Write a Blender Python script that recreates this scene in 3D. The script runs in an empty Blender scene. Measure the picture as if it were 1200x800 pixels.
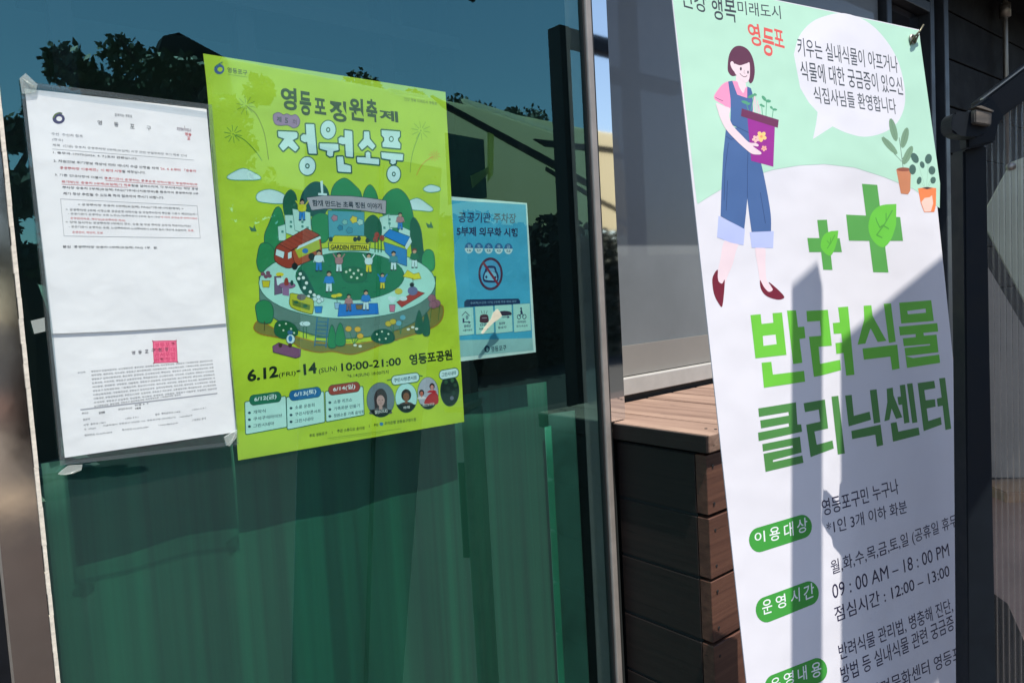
import bpy, bmesh, math, random
import numpy as np
from mathutils import Vector, Matrix
from mathutils.geometry import tessellate_polygon
SC = bpy.context.scene
COL = SC.collection
random.seed(7)

# ------------------------------------------------------------------ camera
FPX, YAW, PITCH, ROLL = 861.1, .69153, -.06874, -.056085
CAM = np.array([-.1383, -1.0476, 1.31895])
def cam_basis():
    cy, sy, cp, sp = math.cos(YAW), math.sin(YAW), math.cos(PITCH), math.sin(PITCH)
    f = np.array([sy*cp, cy*cp, sp]); r = np.array([cy, -sy, 0.]); u = np.cross(r, f)
    cr, sr = math.cos(ROLL), math.sin(ROLL)
    return r*cr+u*sr, -r*sr+u*cr, f
CR, CU, CF = cam_basis()
cam = bpy.data.cameras.new('camera'); camo = bpy.data.objects.new('camera', cam); COL.objects.link(camo)
cam.sensor_width = 36; cam.lens = FPX/1200*36; cam.clip_start = .02; cam.clip_end = 3000
M = Matrix.Identity(4)
for i in range(3):
    M[i][0], M[i][1], M[i][2], M[i][3] = CR[i], CU[i], -CF[i], CAM[i]
camo.matrix_world = M
SC.camera = camo

# ------------------------------------------------------------------ light
SUN_EL, SUN_AZ = math.radians(70), -.16
SUN = np.array([math.cos(SUN_EL)*math.sin(SUN_AZ), -math.cos(SUN_EL)*math.cos(SUN_AZ), math.sin(SUN_EL)])
w = bpy.data.worlds.new('World'); SC.world = w; w.use_nodes = True
nt = w.node_tree; bg = nt.nodes['Background']
sky = nt.nodes.new('ShaderNodeTexSky'); sky.sky_type = 'NISHITA'; sky.sun_disc = False
sky.sun_elevation = SUN_EL; sky.sun_rotation = math.atan2(SUN[0], SUN[1])
sky.air_density = 1.0; sky.dust_density = .6; sky.ozone_density = 1.2
nt.links.new(sky.outputs[0], bg.inputs[0]); bg.inputs[1].default_value = .135
sl = bpy.data.lights.new('sun', 'SUN'); so = bpy.data.objects.new('sun', sl); COL.objects.link(so)
sl.energy = 5.0; sl.angle = math.radians(.16); sl.color = (1, .955, .87)
so.rotation_euler = Vector(SUN).to_track_quat('Z', 'Y').to_euler(); so.location = (0, -5, 8)
vs = SC.view_settings; vs.view_transform = 'Standard'; vs.look = 'None'; vs.gamma = 1; vs.exposure = .6
vs.use_curve_mapping = False
SC.cycles.max_bounces = 10; SC.cycles.transparent_max_bounces = 24; SC.cycles.glossy_bounces = 5

# ------------------------------------------------------------------ geometry of the photograph's planes
def ray(px, py):
    d = CF + CR*((px-600)/FPX) - CU*((py-400)/FPX)
    return d/np.linalg.norm(d)
class Surf:
    """flat surface: origin, right axis, up axis; n = side facing the street"""
    def __init__(s, O, e1, e2):
        s.O = np.array(O, float); s.e1 = np.array(e1, float)/np.linalg.norm(e1)
        e2 = np.array(e2, float); e2 = e2 - s.e1*(e2@s.e1); s.e2 = e2/np.linalg.norm(e2)
        s.n = np.cross(s.e1, s.e2); s.bend = None
    def at(s, px, py):
        d = ray(px, py); t = ((s.O-CAM)@s.n)/(d@s.n); q = CAM+t*d-s.O
        return (q@s.e1, q@s.e2)
    def w(s, u, v, h=0.):
        if s.bend: h = h + s.bend(u, v)
        return s.O + s.e1*u + s.e2*v + s.n*h
def wall(y): return Surf((0, y, 0), (1, 0, 0), (0, 0, 1))

# ------------------------------------------------------------------ materials
def lin(c):
    return tuple(((x/255)/12.92 if x/255 <= .04045 else ((x/255+.055)/1.055)**2.4) for x in c)
def mat(name, col, rough=.6, metal=0., bump=None, var=None, spec=.5, coat=0.):
    m = bpy.data.materials.new(name); m.use_nodes = True; n = m.node_tree.nodes; l = m.node_tree.links
    b = n['Principled BSDF']; b.inputs['Base Color'].default_value = (*col, 1)
    b.inputs['Roughness'].default_value = rough; b.inputs['Metallic'].default_value = metal
    b.inputs['Specular IOR Level'].default_value = spec; b.inputs['Coat Weight'].default_value = coat
    tc = n.new('ShaderNodeTexCoord')
    if var:   # (scale, amount)
        t = n.new('ShaderNodeTexNoise'); t.inputs['Scale'].default_value = var[0]; t.inputs['Detail'].default_value = 8
        t.inputs['Roughness'].default_value = .65
        l.new(tc.outputs['Object'], t.inputs['Vector'])
        mr = n.new('ShaderNodeMapRange'); mr.inputs[1].default_value = .3; mr.inputs[2].default_value = .7
        mr.inputs[3].default_value = 1-var[1]; mr.inputs[4].default_value = 1+var[1]
        l.new(t.outputs[0], mr.inputs[0])
        mx = n.new('ShaderNodeVectorMath'); mx.operation = 'SCALE'; mx.inputs[0].default_value = col
        l.new(mr.outputs[0], mx.inputs['Scale']); l.new(mx.outputs[0], b.inputs['Base Color'])
        if var[1] > .1:
            r2 = n.new('ShaderNodeMapRange'); r2.inputs[1].default_value = .3; r2.inputs[2].default_value = .7
            r2.inputs[3].default_value = max(.03, rough-.08); r2.inputs[4].default_value = min(1, rough+.12)
            l.new(t.outputs[0], r2.inputs[0]); l.new(r2.outputs[0], b.inputs['Roughness'])
    if bump:  # (scale, strength, distance)
        t = n.new('ShaderNodeTexNoise'); t.inputs['Scale'].default_value = bump[0]; t.inputs['Detail'].default_value = 5
        l.new(tc.outputs['Object'], t.inputs['Vector'])
        bp = n.new('ShaderNodeBump'); bp.inputs['Strength'].default_value = bump[1]; bp.inputs['Distance'].default_value = bump[2]
        l.new(t.outputs[0], bp.inputs['Height']); l.new(bp.outputs[0], b.inputs['Normal'])
    return m
def ink_mat(name, rough, bump=None, spec=.5, dirt=.05):
    m = bpy.data.materials.new(name); m.use_nodes = True; n = m.node_tree.nodes; l = m.node_tree.links
    b = n['Principled BSDF']; b.inputs['Roughness'].default_value = rough; b.inputs['Specular IOR Level'].default_value = spec
    a = n.new('ShaderNodeAttribute'); a.attribute_name = 'ink'
    g = n.new('ShaderNodeNewGeometry')
    t = n.new('ShaderNodeTexNoise'); t.inputs['Scale'].default_value = 9; t.inputs['Detail'].default_value = 9
    t.inputs['Roughness'].default_value = .7
    l.new(g.outputs['Position'], t.inputs['Vector'])
    mr = n.new('ShaderNodeMapRange'); mr.inputs[1].default_value = .25; mr.inputs[2].default_value = .75
    mr.inputs[3].default_value = 1-dirt; mr.inputs[4].default_value = 1+dirt
    l.new(t.outputs[0], mr.inputs[0])
    s = n.new('ShaderNodeVectorMath'); s.operation = 'SCALE'
    l.new(a.outputs['Color'], s.inputs[0]); l.new(mr.outputs[0], s.inputs['Scale']); l.new(s.outputs[0], b.inputs['Base Color'])
    if bump:
        t2 = n.new('ShaderNodeTexNoise'); t2.inputs['Scale'].default_value = bump[0]; t2.inputs['Detail'].default_value = 3
        l.new(g.outputs['Position'], t2.inputs['Vector'])
        bp = n.new('ShaderNodeBump'); bp.inputs['Strength'].default_value = bump[1]; bp.inputs['Distance'].default_value = bump[2]
        l.new(t2.outputs[0], bp.inputs['Height']); l.new(bp.outputs[0], b.inputs['Normal'])
    return m
def sheet_mat(name, tint, gcol, rough, ior, haze=0., hazecol=(1, 1, 1), dirt=None):
    """thin clear sheet: tinted straight transmission + Fresnel reflection (+ a little diffuse film)"""
    m = bpy.data.materials.new(name); m.use_nodes = True; n = m.node_tree.nodes; l = m.node_tree.links
    n.remove(n['Principled BSDF']); out = n['Material Output']
    tr = n.new('ShaderNodeBsdfTransparent'); tr.inputs[0].default_value = (*tint, 1)
    gl = n.new('ShaderNodeBsdfGlossy'); gl.inputs[0].default_value = (*gcol, 1); gl.inputs['Roughness'].default_value = rough
    fr = n.new('ShaderNodeFresnel'); fr.inputs[0].default_value = ior
    geo = n.new('ShaderNodeNewGeometry'); inv = n.new('ShaderNodeMath'); inv.operation = 'SUBTRACT'; inv.inputs[0].default_value = 1.
    l.new(geo.outputs['Backfacing'], inv.inputs[1]); mu = n.new('ShaderNodeMath'); mu.operation = 'MULTIPLY'; l.new(fr.outputs[0], mu.inputs[0]); l.new(inv.outputs[0], mu.inputs[1])
    mx = n.new('ShaderNodeMixShader'); l.new(mu.outputs[0], mx.inputs[0]); l.new(tr.outputs[0], mx.inputs[1]); l.new(gl.outputs[0], mx.inputs[2])
    last = mx
    if haze or dirt:
        df = n.new('ShaderNodeBsdfDiffuse'); df.inputs[0].default_value = (*hazecol, 1)
        m2 = n.new('ShaderNodeMixShader'); m2.inputs[0].default_value = haze
        l.new(mx.outputs[0], m2.inputs[1]); l.new(df.outputs[0], m2.inputs[2]); last = m2
        if dirt:
            tc = n.new('ShaderNodeTexCoord'); mp = n.new('ShaderNodeMapping'); mp.inputs['Scale'].default_value = dirt[0]
            t = n.new('ShaderNodeTexNoise'); t.inputs['Scale'].default_value = dirt[1]; t.inputs['Detail'].default_value = 10
            t.inputs['Roughness'].default_value = .75
            l.new(tc.outputs['Object'], mp.inputs[0]); l.new(mp.outputs[0], t.inputs[0])
            mr = n.new('ShaderNodeMapRange'); mr.inputs[1].default_value = dirt[2]; mr.inputs[2].default_value = dirt[3]
            mr.inputs[3].default_value = haze; mr.inputs[4].default_value = haze+dirt[4]
            l.new(t.outputs[0], mr.inputs[0]); l.new(mr.outputs[0], m2.inputs[0])
    l.new(last.outputs[0], out.inputs[0])
    return m
def wood_mat(name, c1, c2, rough=.6, axis=1, bstr=.35):
    m = bpy.data.materials.new(name); m.use_nodes = True; n = m.node_tree.nodes; l = m.node_tree.links
    b = n['Principled BSDF']; b.inputs['Roughness'].default_value = rough
    tc = n.new('ShaderNodeTexCoord'); mp = n.new('ShaderNodeMapping')
    sc = [28, 28, 60]; sc[axis] = 1.6; mp.inputs['Scale'].default_value = sc
    oi = n.new('ShaderNodeObjectInfo'); ad = n.new('ShaderNodeVectorMath'); ad.operation = 'ADD'
    l.new(tc.outputs['Object'], mp.inputs[0]); l.new(mp.outputs[0], ad.inputs[0]); 
    rs = n.new('ShaderNodeMath'); rs.operation = 'MULTIPLY'; rs.inputs[1].default_value = 30
    l.new(oi.outputs['Random'], rs.inputs[0]); l.new(rs.outputs[0], ad.inputs[1])
    t = n.new('ShaderNodeTexNoise'); t.inputs['Scale'].default_value = 1.2; t.inputs['Detail'].default_value = 9; t.inputs['Roughness'].default_value = .62
    t.inputs['Distortion'].default_value = .5
    l.new(ad.outputs[0], t.inputs[0])
    cr = n.new('ShaderNodeValToRGB'); cr.color_ramp.elements[0].position = .32; cr.color_ramp.elements[0].color = (*c1, 1)
    cr.color_ramp.elements[1].position = .68; cr.color_ramp.elements[1].color = (*c2, 1)
    l.new(t.outputs[0], cr.inputs[0])
    # short dark checks and worn spots
    mp2 = n.new('ShaderNodeMapping'); s2 = [60, 60, 130]; s2[axis] = 12; mp2.inputs['Scale'].default_value = s2
    l.new(tc.outputs['Object'], mp2.inputs[0])
    t2 = n.new('ShaderNodeTexNoise'); t2.inputs['Scale'].default_value = 1; t2.inputs['Detail'].default_value = 2
    l.new(mp2.outputs[0], t2.inputs[0])
    r2 = n.new('ShaderNodeMapRange'); r2.inputs[1].default_value = .68; r2.inputs[2].default_value = .76
    r2.inputs[3].default_value = 0; r2.inputs[4].default_value = .8
    l.new(t2.outputs[0], r2.inputs[0])
    mx = n.new('ShaderNodeMix'); mx.data_type = 'RGBA'; mx.inputs['B'].default_value = (c1[0]*.25, c1[1]*.25, c1[2]*.25, 1)
    l.new(r2.outputs[0], mx.inputs['Factor']); l.new(cr.outputs[0], mx.inputs['A']); l.new(mx.outputs['Result'], b.inputs['Base Color'])
    bp = n.new('ShaderNodeBump'); bp.inputs['Strength'].default_value = bstr; bp.inputs['Distance'].default_value = .002
    l.new(t.outputs[0], bp.inputs['Height']); l.new(bp.outputs[0], b.inputs['Normal'])
    return m

# ------------------------------------------------------------------ objects
def link(name, me, parent=None, m=None, kind=None):
    o = bpy.data.objects.new(name, me); COL.objects.link(o)
    if m is not None and me is not None and len(me.materials) == 0: me.materials.append(m)
    if parent is not None: o.parent = parent
    if kind: o['kind'] = kind
    return o
def tag(o, label, cat, group=None):
    o['label'] = label; o['category'] = cat
    if group: o['group'] = group
    return o
def thing(name, label, cat, loc, group=None):
    o = bpy.data.objects.new(name, None); COL.objects.link(o); o.location = loc; o.empty_display_size = .05
    return tag(o, label, cat, group)
def finish(bm, name, m, parent=None, kind=None, smooth=False):
    me = bpy.data.meshes.new(name); bmesh.ops.recalc_face_normals(bm, faces=bm.faces); bm.to_mesh(me); bm.free()
    if smooth:
        for p in me.polygons: p.use_smooth = True
    o = link(name, me, parent, m, kind)
    if parent is not None: o.matrix_parent_inverse = Matrix.Translation(-Vector(parent.location))
    return o
def box_bm(bm, x0, x1, y0, y1, z0, z1, bev=0.):
    r = bmesh.ops.create_cube(bm, size=1)
    for v in r['verts']:
        v.co = Vector(((x0+x1)/2+v.co.x*(x1-x0), (y0+y1)/2+v.co.y*(y1-y0), (z0+z1)/2+v.co.z*(z1-z0)))
    if bev:
        es = list({e for v in r['verts'] for e in v.link_edges})
        bmesh.ops.bevel(bm, geom=es, offset=bev, segments=2, affect='EDGES', profile=.5)
def box(name, x0, x1, y0, y1, z0, z1, m, parent=None, bev=0., kind=None):
    bm = bmesh.new(); box_bm(bm, x0, x1, y0, y1, z0, z1, bev); return finish(bm, name, m, parent, kind)
def prism(name, surf, uv, h0, h1, m, parent=None, bev=0., kind=None):
    """polygon in surface coordinates extruded between two heights over it"""
    bm = bmesh.new(); a = [bm.verts.new(surf.w(u, v, h0)) for u, v in uv]; b = [bm.verts.new(surf.w(u, v, h1)) for u, v in uv]
    bm.faces.new(a); bm.faces.new(b[::-1]); k = len(uv)
    for i in range(k): bm.faces.new((a[i], b[i], b[(i+1) % k], a[(i+1) % k]))
    if bev: bmesh.ops.bevel(bm, geom=list(bm.edges), offset=bev, segments=2, affect='EDGES')
    return finish(bm, name, m, parent, kind)
def prism_px(name, surf, px, h0, h1, m, parent=None, bev=0., kind=None):
    return prism(name, surf, [surf.at(*p) for p in px], h0, h1, m, parent, bev, kind)
def tube_bm(bm, pts, r, seg=10):
    pts = [Vector(p) for p in pts]; rings = []
    for i, p in enumerate(pts):
        d = (pts[min(i+1, len(pts)-1)]-pts[max(i-1, 0)]).normalized()
        a = d.orthogonal().normalized(); b = d.cross(a)
        if rings and i: # keep frames aligned
            a = (pa - d*(pa.dot(d))).normalized(); b = d.cross(a)
        pa = a; rr = r[i] if isinstance(r, (list, tuple)) else r
        rings.append([bm.verts.new(p+(a*math.cos(t)+b*math.sin(t))*rr) for t in [2*math.pi*k/seg for k in range(seg)]])
    for q in range(len(rings)-1):
        for k in range(seg): bm.faces.new((rings[q][k], rings[q][(k+1) % seg], rings[q+1][(k+1) % seg], rings[q+1][k]))
    bm.faces.new(rings[0][::-1]); bm.faces.new(rings[-1])
def tube(name, pts, r, m, parent=None, seg=10):
    bm = bmesh.new(); tube_bm(bm, pts, r, seg); return finish(bm, name, m, parent, smooth=True)

# ------------------------------------------------------------------ ink: flat print laid on a surface
def smooth(pts, k=5, closed=True):
    n = len(pts); out = []
    rng = range(n) if closed else range(n-1)
    for i in rng:
        g = (lambda j: pts[j % n]) if closed else (lambda j: pts[max(0, min(n-1, j))])
        p0, p1, p2, p3 = g(i-1), g(i), g(i+1), g(i+2)
        for s in range(k):
            t = s/k
            out.append(tuple(.5*((2*p1[a])+(-p0[a]+p2[a])*t+(2*p0[a]-5*p1[a]+4*p2[a]-p3[a])*t*t+(-p0[a]+3*p1[a]-3*p2[a]+p3[a])*t**3) for a in (0, 1)))
    if not closed: out.append(pts[-1])
    return out
def ell(cx, cy, rx, ry, n=20, rot=0.):
    c, s = math.cos(rot), math.sin(rot)
    return [(cx+rx*math.cos(t)*c-ry*math.sin(t)*s, cy+rx*math.cos(t)*s+ry*math.sin(t)*c) for t in [2*math.pi*i/n for i in range(n)]]
_txt = {}
GLYPH = bpy.data.objects.new('glyphs', bpy.data.curves.new('glyphs', 'FONT'))
def text_mesh(s, off, res):
    k = (s, off, res)
    if k not in _txt:
        c = GLYPH.data; c.body = s; c.offset = off; c.resolution_u = res
        me = bpy.data.meshes.new_from_object(GLYPH)
        v = np.array([tuple(x.co)[:2] for x in me.vertices]) if len(me.vertices) else np.zeros((0, 2))
        f = [tuple(p.vertices) for p in me.polygons]
        bpy.data.meshes.remove(me)
        _txt[k] = (v, f)
    return _txt[k]
class Ink:
    STEP = 1.6e-5
    def __init__(s, surf, ref, T=(0, 0, 1.), base=1.3e-4, cut=.02):
        s.base = base; s.B = np.zeros((0, 5)); s.f = surf; s.ref = lin(ref); s.T = T; s.h = base; s.cut = cut; s.reset()
    def reset(s): s.V = []; s.F = []; s.C = []
    def lay(s, uv):
        # height of the lowest ink layer that clears every earlier shape it overlaps
        uv = np.asarray(uv); lo = uv.min(0); hi = uv.max(0); k = 0
        if len(s.B):
            m = (s.B[:, 0] < hi[0]) & (s.B[:, 2] > lo[0]) & (s.B[:, 1] < hi[1]) & (s.B[:, 3] > lo[1])
            if m.any(): k = s.B[m, 4].max()+1
        s.B = np.vstack([s.B, [lo[0], lo[1], hi[0], hi[1], k]]); s.h = s.base+k*s.STEP
    def col(s, c):
        l = lin(c); return tuple(min(.9, .8*l[i]/s.ref[i]) for i in range(3))
    def uv(s, p): return s.f.at(s.T[0]+p[0]*s.T[2], s.T[1]+p[1]*s.T[2])
    def _emit(s, tri, c):
        i = len(s.V)
        for u, v in tri: s.V.append(tuple(s.f.w(u, v, s.h)))
        s.F.append(tuple(range(i, i+len(tri)))); s.C.append(c)
    def _split(s, poly, c):
        polys = [poly]
        for ax in (0, 1):
            nxt = []
            for P in polys:
                lo = min(p[ax] for p in P); hi = max(p[ax] for p in P)
                if hi-lo <= s.cut*1.5: nxt.append(P); continue
                k = math.floor(lo/s.cut)+1
                rest = P
                while k*s.cut < hi and len(rest) > 2:
                    x = k*s.cut; A = []; B = []
                    for i in range(len(rest)):
                        p, q = rest[i], rest[(i+1) % len(rest)]
                        (A if p[ax] <= x else B).append(p)
                        if (p[ax]-x)*(q[ax]-x) < 0:
                            t = (x-p[ax])/(q[ax]-p[ax]); m = (p[0]+(q[0]-p[0])*t, p[1]+(q[1]-p[1])*t); A.append(m); B.append(m)
                    if len(A) > 2: nxt.append(A)
                    rest = B; k += 1
                if len(rest) > 2: nxt.append(rest)
            polys = nxt
        for P in polys: s._emit(P, c)
    def poly_uv(s, uv, c):
        uv = [tuple(map(float, p)) for p in uv]; s.lay(uv)
        if len(uv) <= 4: tris = [uv] if len(uv) == 3 else [[uv[0], uv[1], uv[2]], [uv[0], uv[2], uv[3]]]
        else: tris = [[uv[i] for i in t] for t in tessellate_polygon([[Vector((p[0], p[1], 0)) for p in uv]])]
        for t in tris: s._split(t, c)
    def poly(s, pts, c, line=None, lw=1.):
        uv = [s.uv(p) for p in pts]; s.poly_uv(uv, s.col(c))
        if line: s.line(list(pts)+[pts[0]], lw, line)
    def blob(s, pts, c, line=None, lw=1., k=5): s.poly(smooth(pts, k), c, line, lw)
    def ell(s, cx, cy, rx, ry, c, line=None, lw=1., n=18, rot=0.): s.poly(ell(cx, cy, rx, ry, n, rot), c, line, lw)
    def line(s, pts, wpx, c):
        c = s.col(c)
        P = [np.array(s.uv(p)) for p in pts]; s.lay(P)
        for i in range(len(P)-1):
            a, b = P[i], P[i+1]; L = np.linalg.norm(b-a)
            if L < 1e-7: continue
            q = pts[i]; sc = np.linalg.norm(np.array(s.uv((q[0], q[1]+1)))-a)/s.T[2]
            d = (b-a)/L; m = np.array([-d[1], d[0]])*wpx*sc*.5; e = d*wpx*sc*.2
            s._split([tuple(a-m-e), tuple(b-m+e), tuple(b+m+e), tuple(a+m-e)], c)
    def text(s, t, p0, p1, p2, c, off=0., res=2, seg=None):
        """t fitted to the parallelogram p0 (bottom left), p1 (bottom right), p2 (top left); seg = [(substring end, colour)...]"""
        v, f = text_mesh(t, off, res)
        if len(v) == 0: return
        lo = v.min(0); hi = v.max(0); q = (v-lo)/(hi-lo)
        a, b, d = (np.array(s.uv(p)) for p in (p0, p1, p2))
        P = a + q[:, :1]*(b-a) + q[:, 1:]*(d-a); s.lay(P)
        i0 = len(s.V); s.V += [tuple(s.f.w(x, y, s.h)) for x, y in P]
        cuts = []
        if seg:
            for n_, cc in seg:
                vv, _ = text_mesh(t[:n_], off, res); cuts.append(((vv[:, 0].max()), s.col(cc)))
        c0 = s.col(c)
        for fc in f:
            cc = c0
            if seg:
                x = v[fc[0], 0]
                for cx, k in cuts:
                    if x <= cx+.01: cc = k; break
            s.F.append(tuple(i0+j for j in fc)); s.C.append(cc)
    def done(s, name, m, parent):
        me = bpy.data.meshes.new(name); me.from_pydata(s.V, [], s.F); me.update()
        at = me.attributes.new('ink', 'FLOAT_COLOR', 'FACE')
        at.data.foreach_set('color', np.array([(*c, 1) for c in s.C], dtype=np.float32).ravel())
        o = link(name, me, parent, m)
        if parent is not None: o.matrix_parent_inverse = Matrix.Translation(-Vector(parent.location))
        s.reset()
        return o
def paper(name, surf, corners_uv, thick, m, parent, c, nx=24, ny=34, edge=None):
    """a sheet with thickness following the surface's bend; corners TL TR BR BL"""
    A, B, D, E = [np.array(p) for p in corners_uv]
    V = []; F = []
    for side in (0, 1):
        for j in range(ny+1):
            for i in range(nx+1):
                s_, t = i/nx, j/ny
                p = A*(1-s_)*(1-t)+B*s_*(1-t)+D*s_*t+E*(1-s_)*t
                if edge: p = p + np.array(edge(s_, t))
                V.append(tuple(surf.w(p[0], p[1], -thick*side)))
    N = (nx+1)*(ny+1); ix = lambda i, j, k: k*N+j*(nx+1)+i
    for j in range(ny):
        for i in range(nx):
            F.append((ix(i, j, 0), ix(i, j+1, 0), ix(i+1, j+1, 0), ix(i+1, j, 0)))
            F.append((ix(i, j, 1), ix(i+1, j, 1), ix(i+1, j+1, 1), ix(i, j+1, 1)))
    for i in range(nx):
        F.append((ix(i, 0, 0), ix(i+1, 0, 0), ix(i+1, 0, 1), ix(i, 0, 1))); F.append((ix(i+1, ny, 0), ix(i, ny, 0), ix(i, ny, 1), ix(i+1, ny, 1)))
    for j in range(ny):
        F.append((ix(0, j+1, 0), ix(0, j, 0), ix(0, j, 1), ix(0, j+1, 1))); F.append((ix(nx, j, 0), ix(nx, j+1, 0), ix(nx, j+1, 1), ix(nx, j, 1)))
    me = bpy.data.meshes.new(name); me.from_pydata(V, [], F); me.update()
    at = me.attributes.new('ink', 'FLOAT_COLOR', 'FACE')
    cols = []
    for fc in F:
        if callable(c):
            v = np.mean([V[k] for k in fc], 0); cols.append((*c(v), 1))
        else: cols.append((*c, 1))
    at.data.foreach_set('color', np.array(cols, dtype=np.float32).ravel())
    o = link(name, me, parent, m)
    if parent is not None: o.matrix_parent_inverse = Matrix.Translation(-Vector(parent.location))
    return o
def TR(x0, y0, s): return (x0, y0, s)

# ------------------------------------------------------------------ palette
m_ground = mat('paving', (.025, .024, .022), .85, bump=(60, .4, .004), var=(.8, .3))
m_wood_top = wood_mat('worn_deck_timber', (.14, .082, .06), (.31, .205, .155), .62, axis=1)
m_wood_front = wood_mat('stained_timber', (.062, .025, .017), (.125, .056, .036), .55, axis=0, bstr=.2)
m_wood_side = wood_mat('shade_dark_timber_side', (.007, .004, .0035), (.016, .009, .0075), .6, axis=1, bstr=.2)  # near-black: shade on the side faces is put into the timber colour
m_alu = mat('dull_aluminium', (.30, .285, .255), .42, .75, var=(14, .12))
m_taupe = mat('taupe_anodised_frame', (.30, .27, .25), .4, .2, var=(20, .12))
m_black = mat('black_painted_steel', (.004, .005, .007), .5, var=(12, .35), spec=.25)
m_navy = mat('blue_black_painted_steel', (.004, .007, .011), .6, var=(30, .15), spec=.2)
m_sill = mat('pale_sill_metal', (.42, .41, .39), .45, .2, var=(12, .1))
m_gasket = mat('black_rubber', (.012, .012, .013), .6)
m_mirror = mat('polished_steel', (.80, .81, .80), .035, 1., bump=(5, .03, .002))
m_panel = mat('charcoal_wall_panel', (.15, .165, .175), .42, bump=(900, .12, .0004), var=(2.2, .16), coat=.4)
m_panel2 = mat('grey_wall_panel', (.20, .19, .175), .55, bump=(900, .1, .0004), var=(3, .08))
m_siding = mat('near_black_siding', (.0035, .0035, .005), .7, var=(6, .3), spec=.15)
m_winframe = mat('grey_blue_window_frame', (.035, .043, .055), .4, .3, var=(9, .15))
m_seal = mat('cream_sealant', (.66, .60, .50), .55, var=(40, .12), bump=(120, .5, .002))
m_curtain = None
m_inner = mat('dark_green_interior', (.018, .035, .032), .8, var=(3, .25))
m_dark = mat('dark_interior', (.01, .014, .014), .8)
m_tent = mat('cream_fabric', (.74, .66, .5), .8, var=(1.2, .08))
def see_through(m, col, k):
    n = m.node_tree.nodes; l = m.node_tree.links; t = n.new('ShaderNodeBsdfTranslucent'); t.inputs[0].default_value = (*col, 1)
    x = n.new('ShaderNodeMixShader'); x.inputs[0].default_value = k; l.new(n['Principled BSDF'].outputs[0], x.inputs[1]); l.new(t.outputs[0], x.inputs[2]); l.new(x.outputs[0], n['Material Output'].inputs[0])
see_through(m_tent, (.95, .87, .68), .92)
m_leaf = mat('hedge_leaf', (.045, .075, .028), .5, var=(2, .4))
m_trunk = mat('tree_bark', (.07, .05, .035), .9, bump=(30, .6, .02))
m_glass = sheet_mat('green_tinted_glass', (.895, .982, .972), (.42, .97, .95), .004, 2.35, .001, (.45, .65, .55), dirt=((1, 1, .3), 30, .6, .9, .03))
m_smoke = mat('dark_mirror_glass', (.44, .42, .39), .03, 1., var=(5, .15), bump=(3.5, .06, .01))
m_sleeve = sheet_mat('clear_plastic_film', (.97, .98, .98), (1, 1, 1), .12, 1.4, .02, (.8, .85, .85))
m_tape = sheet_mat('clear_adhesive_tape', (.9, .92, .9), (1, 1, 1), .15, 1.6, .22, (.8, .85, .8))
m_poly = sheet_mat('ribbed_polycarbonate', (.76, .77, .77), (.9, .95, 1), .18, 1.7, .17, (.24, .23, .22))
m_doc = ink_mat('office_paper', .55, (14, .25, .01), dirt=.025)
m_poster = ink_mat('poster_paper', .4, (7, .35, .02), dirt=.06)
m_banner = ink_mat('banner_fabric', .5, (5, .3, .025), dirt=.025)

# ------------------------------------------------------------------ setting
bm = bmesh.new(); bmesh.ops.create_grid(bm, x_segments=2, y_segments=2, size=900)
finish(bm, 'ground', m_ground, kind='structure')
for nm, c_, y0, y1, zz in (('brick_pavement', (.17, .085, .06), -14.5, -10.0, .004), ('pavement_kerb', (.03, .028, .03), -9.95, -9.5, .1), ('roadside_path', (.30, .25, .21), -9.5, -6.2, .004),
                           ('sandy_path', (.60, .46, .32), -6.15, -5.1, .008), ('near_paving', (.062, .045, .04), -5.05, -.6, .012)):
    box(nm, -12, {'near_paving': 14, 'sandy_path': .55}.get(nm, -.14*(y0+y1)/2), y0, y1, zz-.003, zz, mat(nm, c_, .85, bump=(40, .4, .01), var=(1.1, .3)), kind='structure')
# ------------------------------------------------------------------ glass booth
S0 = wall(0.)
gp = thing('glass_panel', 'large green tinted glass panel with posters behind it', 'glass panel', (.46, 0, .2))
box('pane', -.0249, .952, 0, .006, .2, 2.35, m_glass, gp)
box('bottom_rail', -.03, .955, -.008, .03, .12, .199, m_taupe, gp, .002)
box('top_rail', -.03, .955, -.008, .03, 2.351, 2.43, m_taupe, gp, .002)
bm = bmesh.new(); random.seed(4); z = .2; prev = None       # ragged cream sealant bead along the left edge
while z < 2.35:
    wv = -.0291 - random.uniform(0, .0008); zz = min(2.35, z+random.uniform(.02, .05))
    box_bm(bm, wv, -.0254+random.uniform(0, .0004), -.003, .004, z, zz-.0002); z = zz
finish(bm, 'edge_seal', m_seal, gp)
box('rubber_gasket', .9525, .9565, -.006, .006, .2, 2.35, m_gasket, gp)
post = tag(box('frame_post', .957, .973, -.012, .05, .0, 2.45, m_taupe, None, .003), 'narrow taupe metal post at the right edge of the glass', 'post')
tag(box('joint_strip', .9733, .984, -.004, .03, .0, 2.45, m_gasket, None, .0015), 'thin black rubber joint strip beside the taupe metal post', 'joint strip')
tag(box('mirror_strip', .9845, 1.030, -.0005, .004, 1.034, 2.45, m_mirror, None, .0), 'narrow polished steel strip mirroring sky between post and grey wall', 'metal strip')
# interior
box('interior_wall', -.6, .991, .705, .755, 0, 2.5, m_inner, kind='structure')
box('interior_side_wall', .985, .998, .006, .76, .005, 2.495, m_dark, kind='structure')
box('interior_left_wall', -.64, -.60, .006, .76, 0, 2.5, m_dark, kind='structure')
box('interior_ceiling', -.64, .998, .0, .76, 2.5, 2.54, m_dark, kind='structure')
box('interior_floor', -.6, .98, .0, .72, .02, .06, m_dark, kind='structure')
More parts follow.
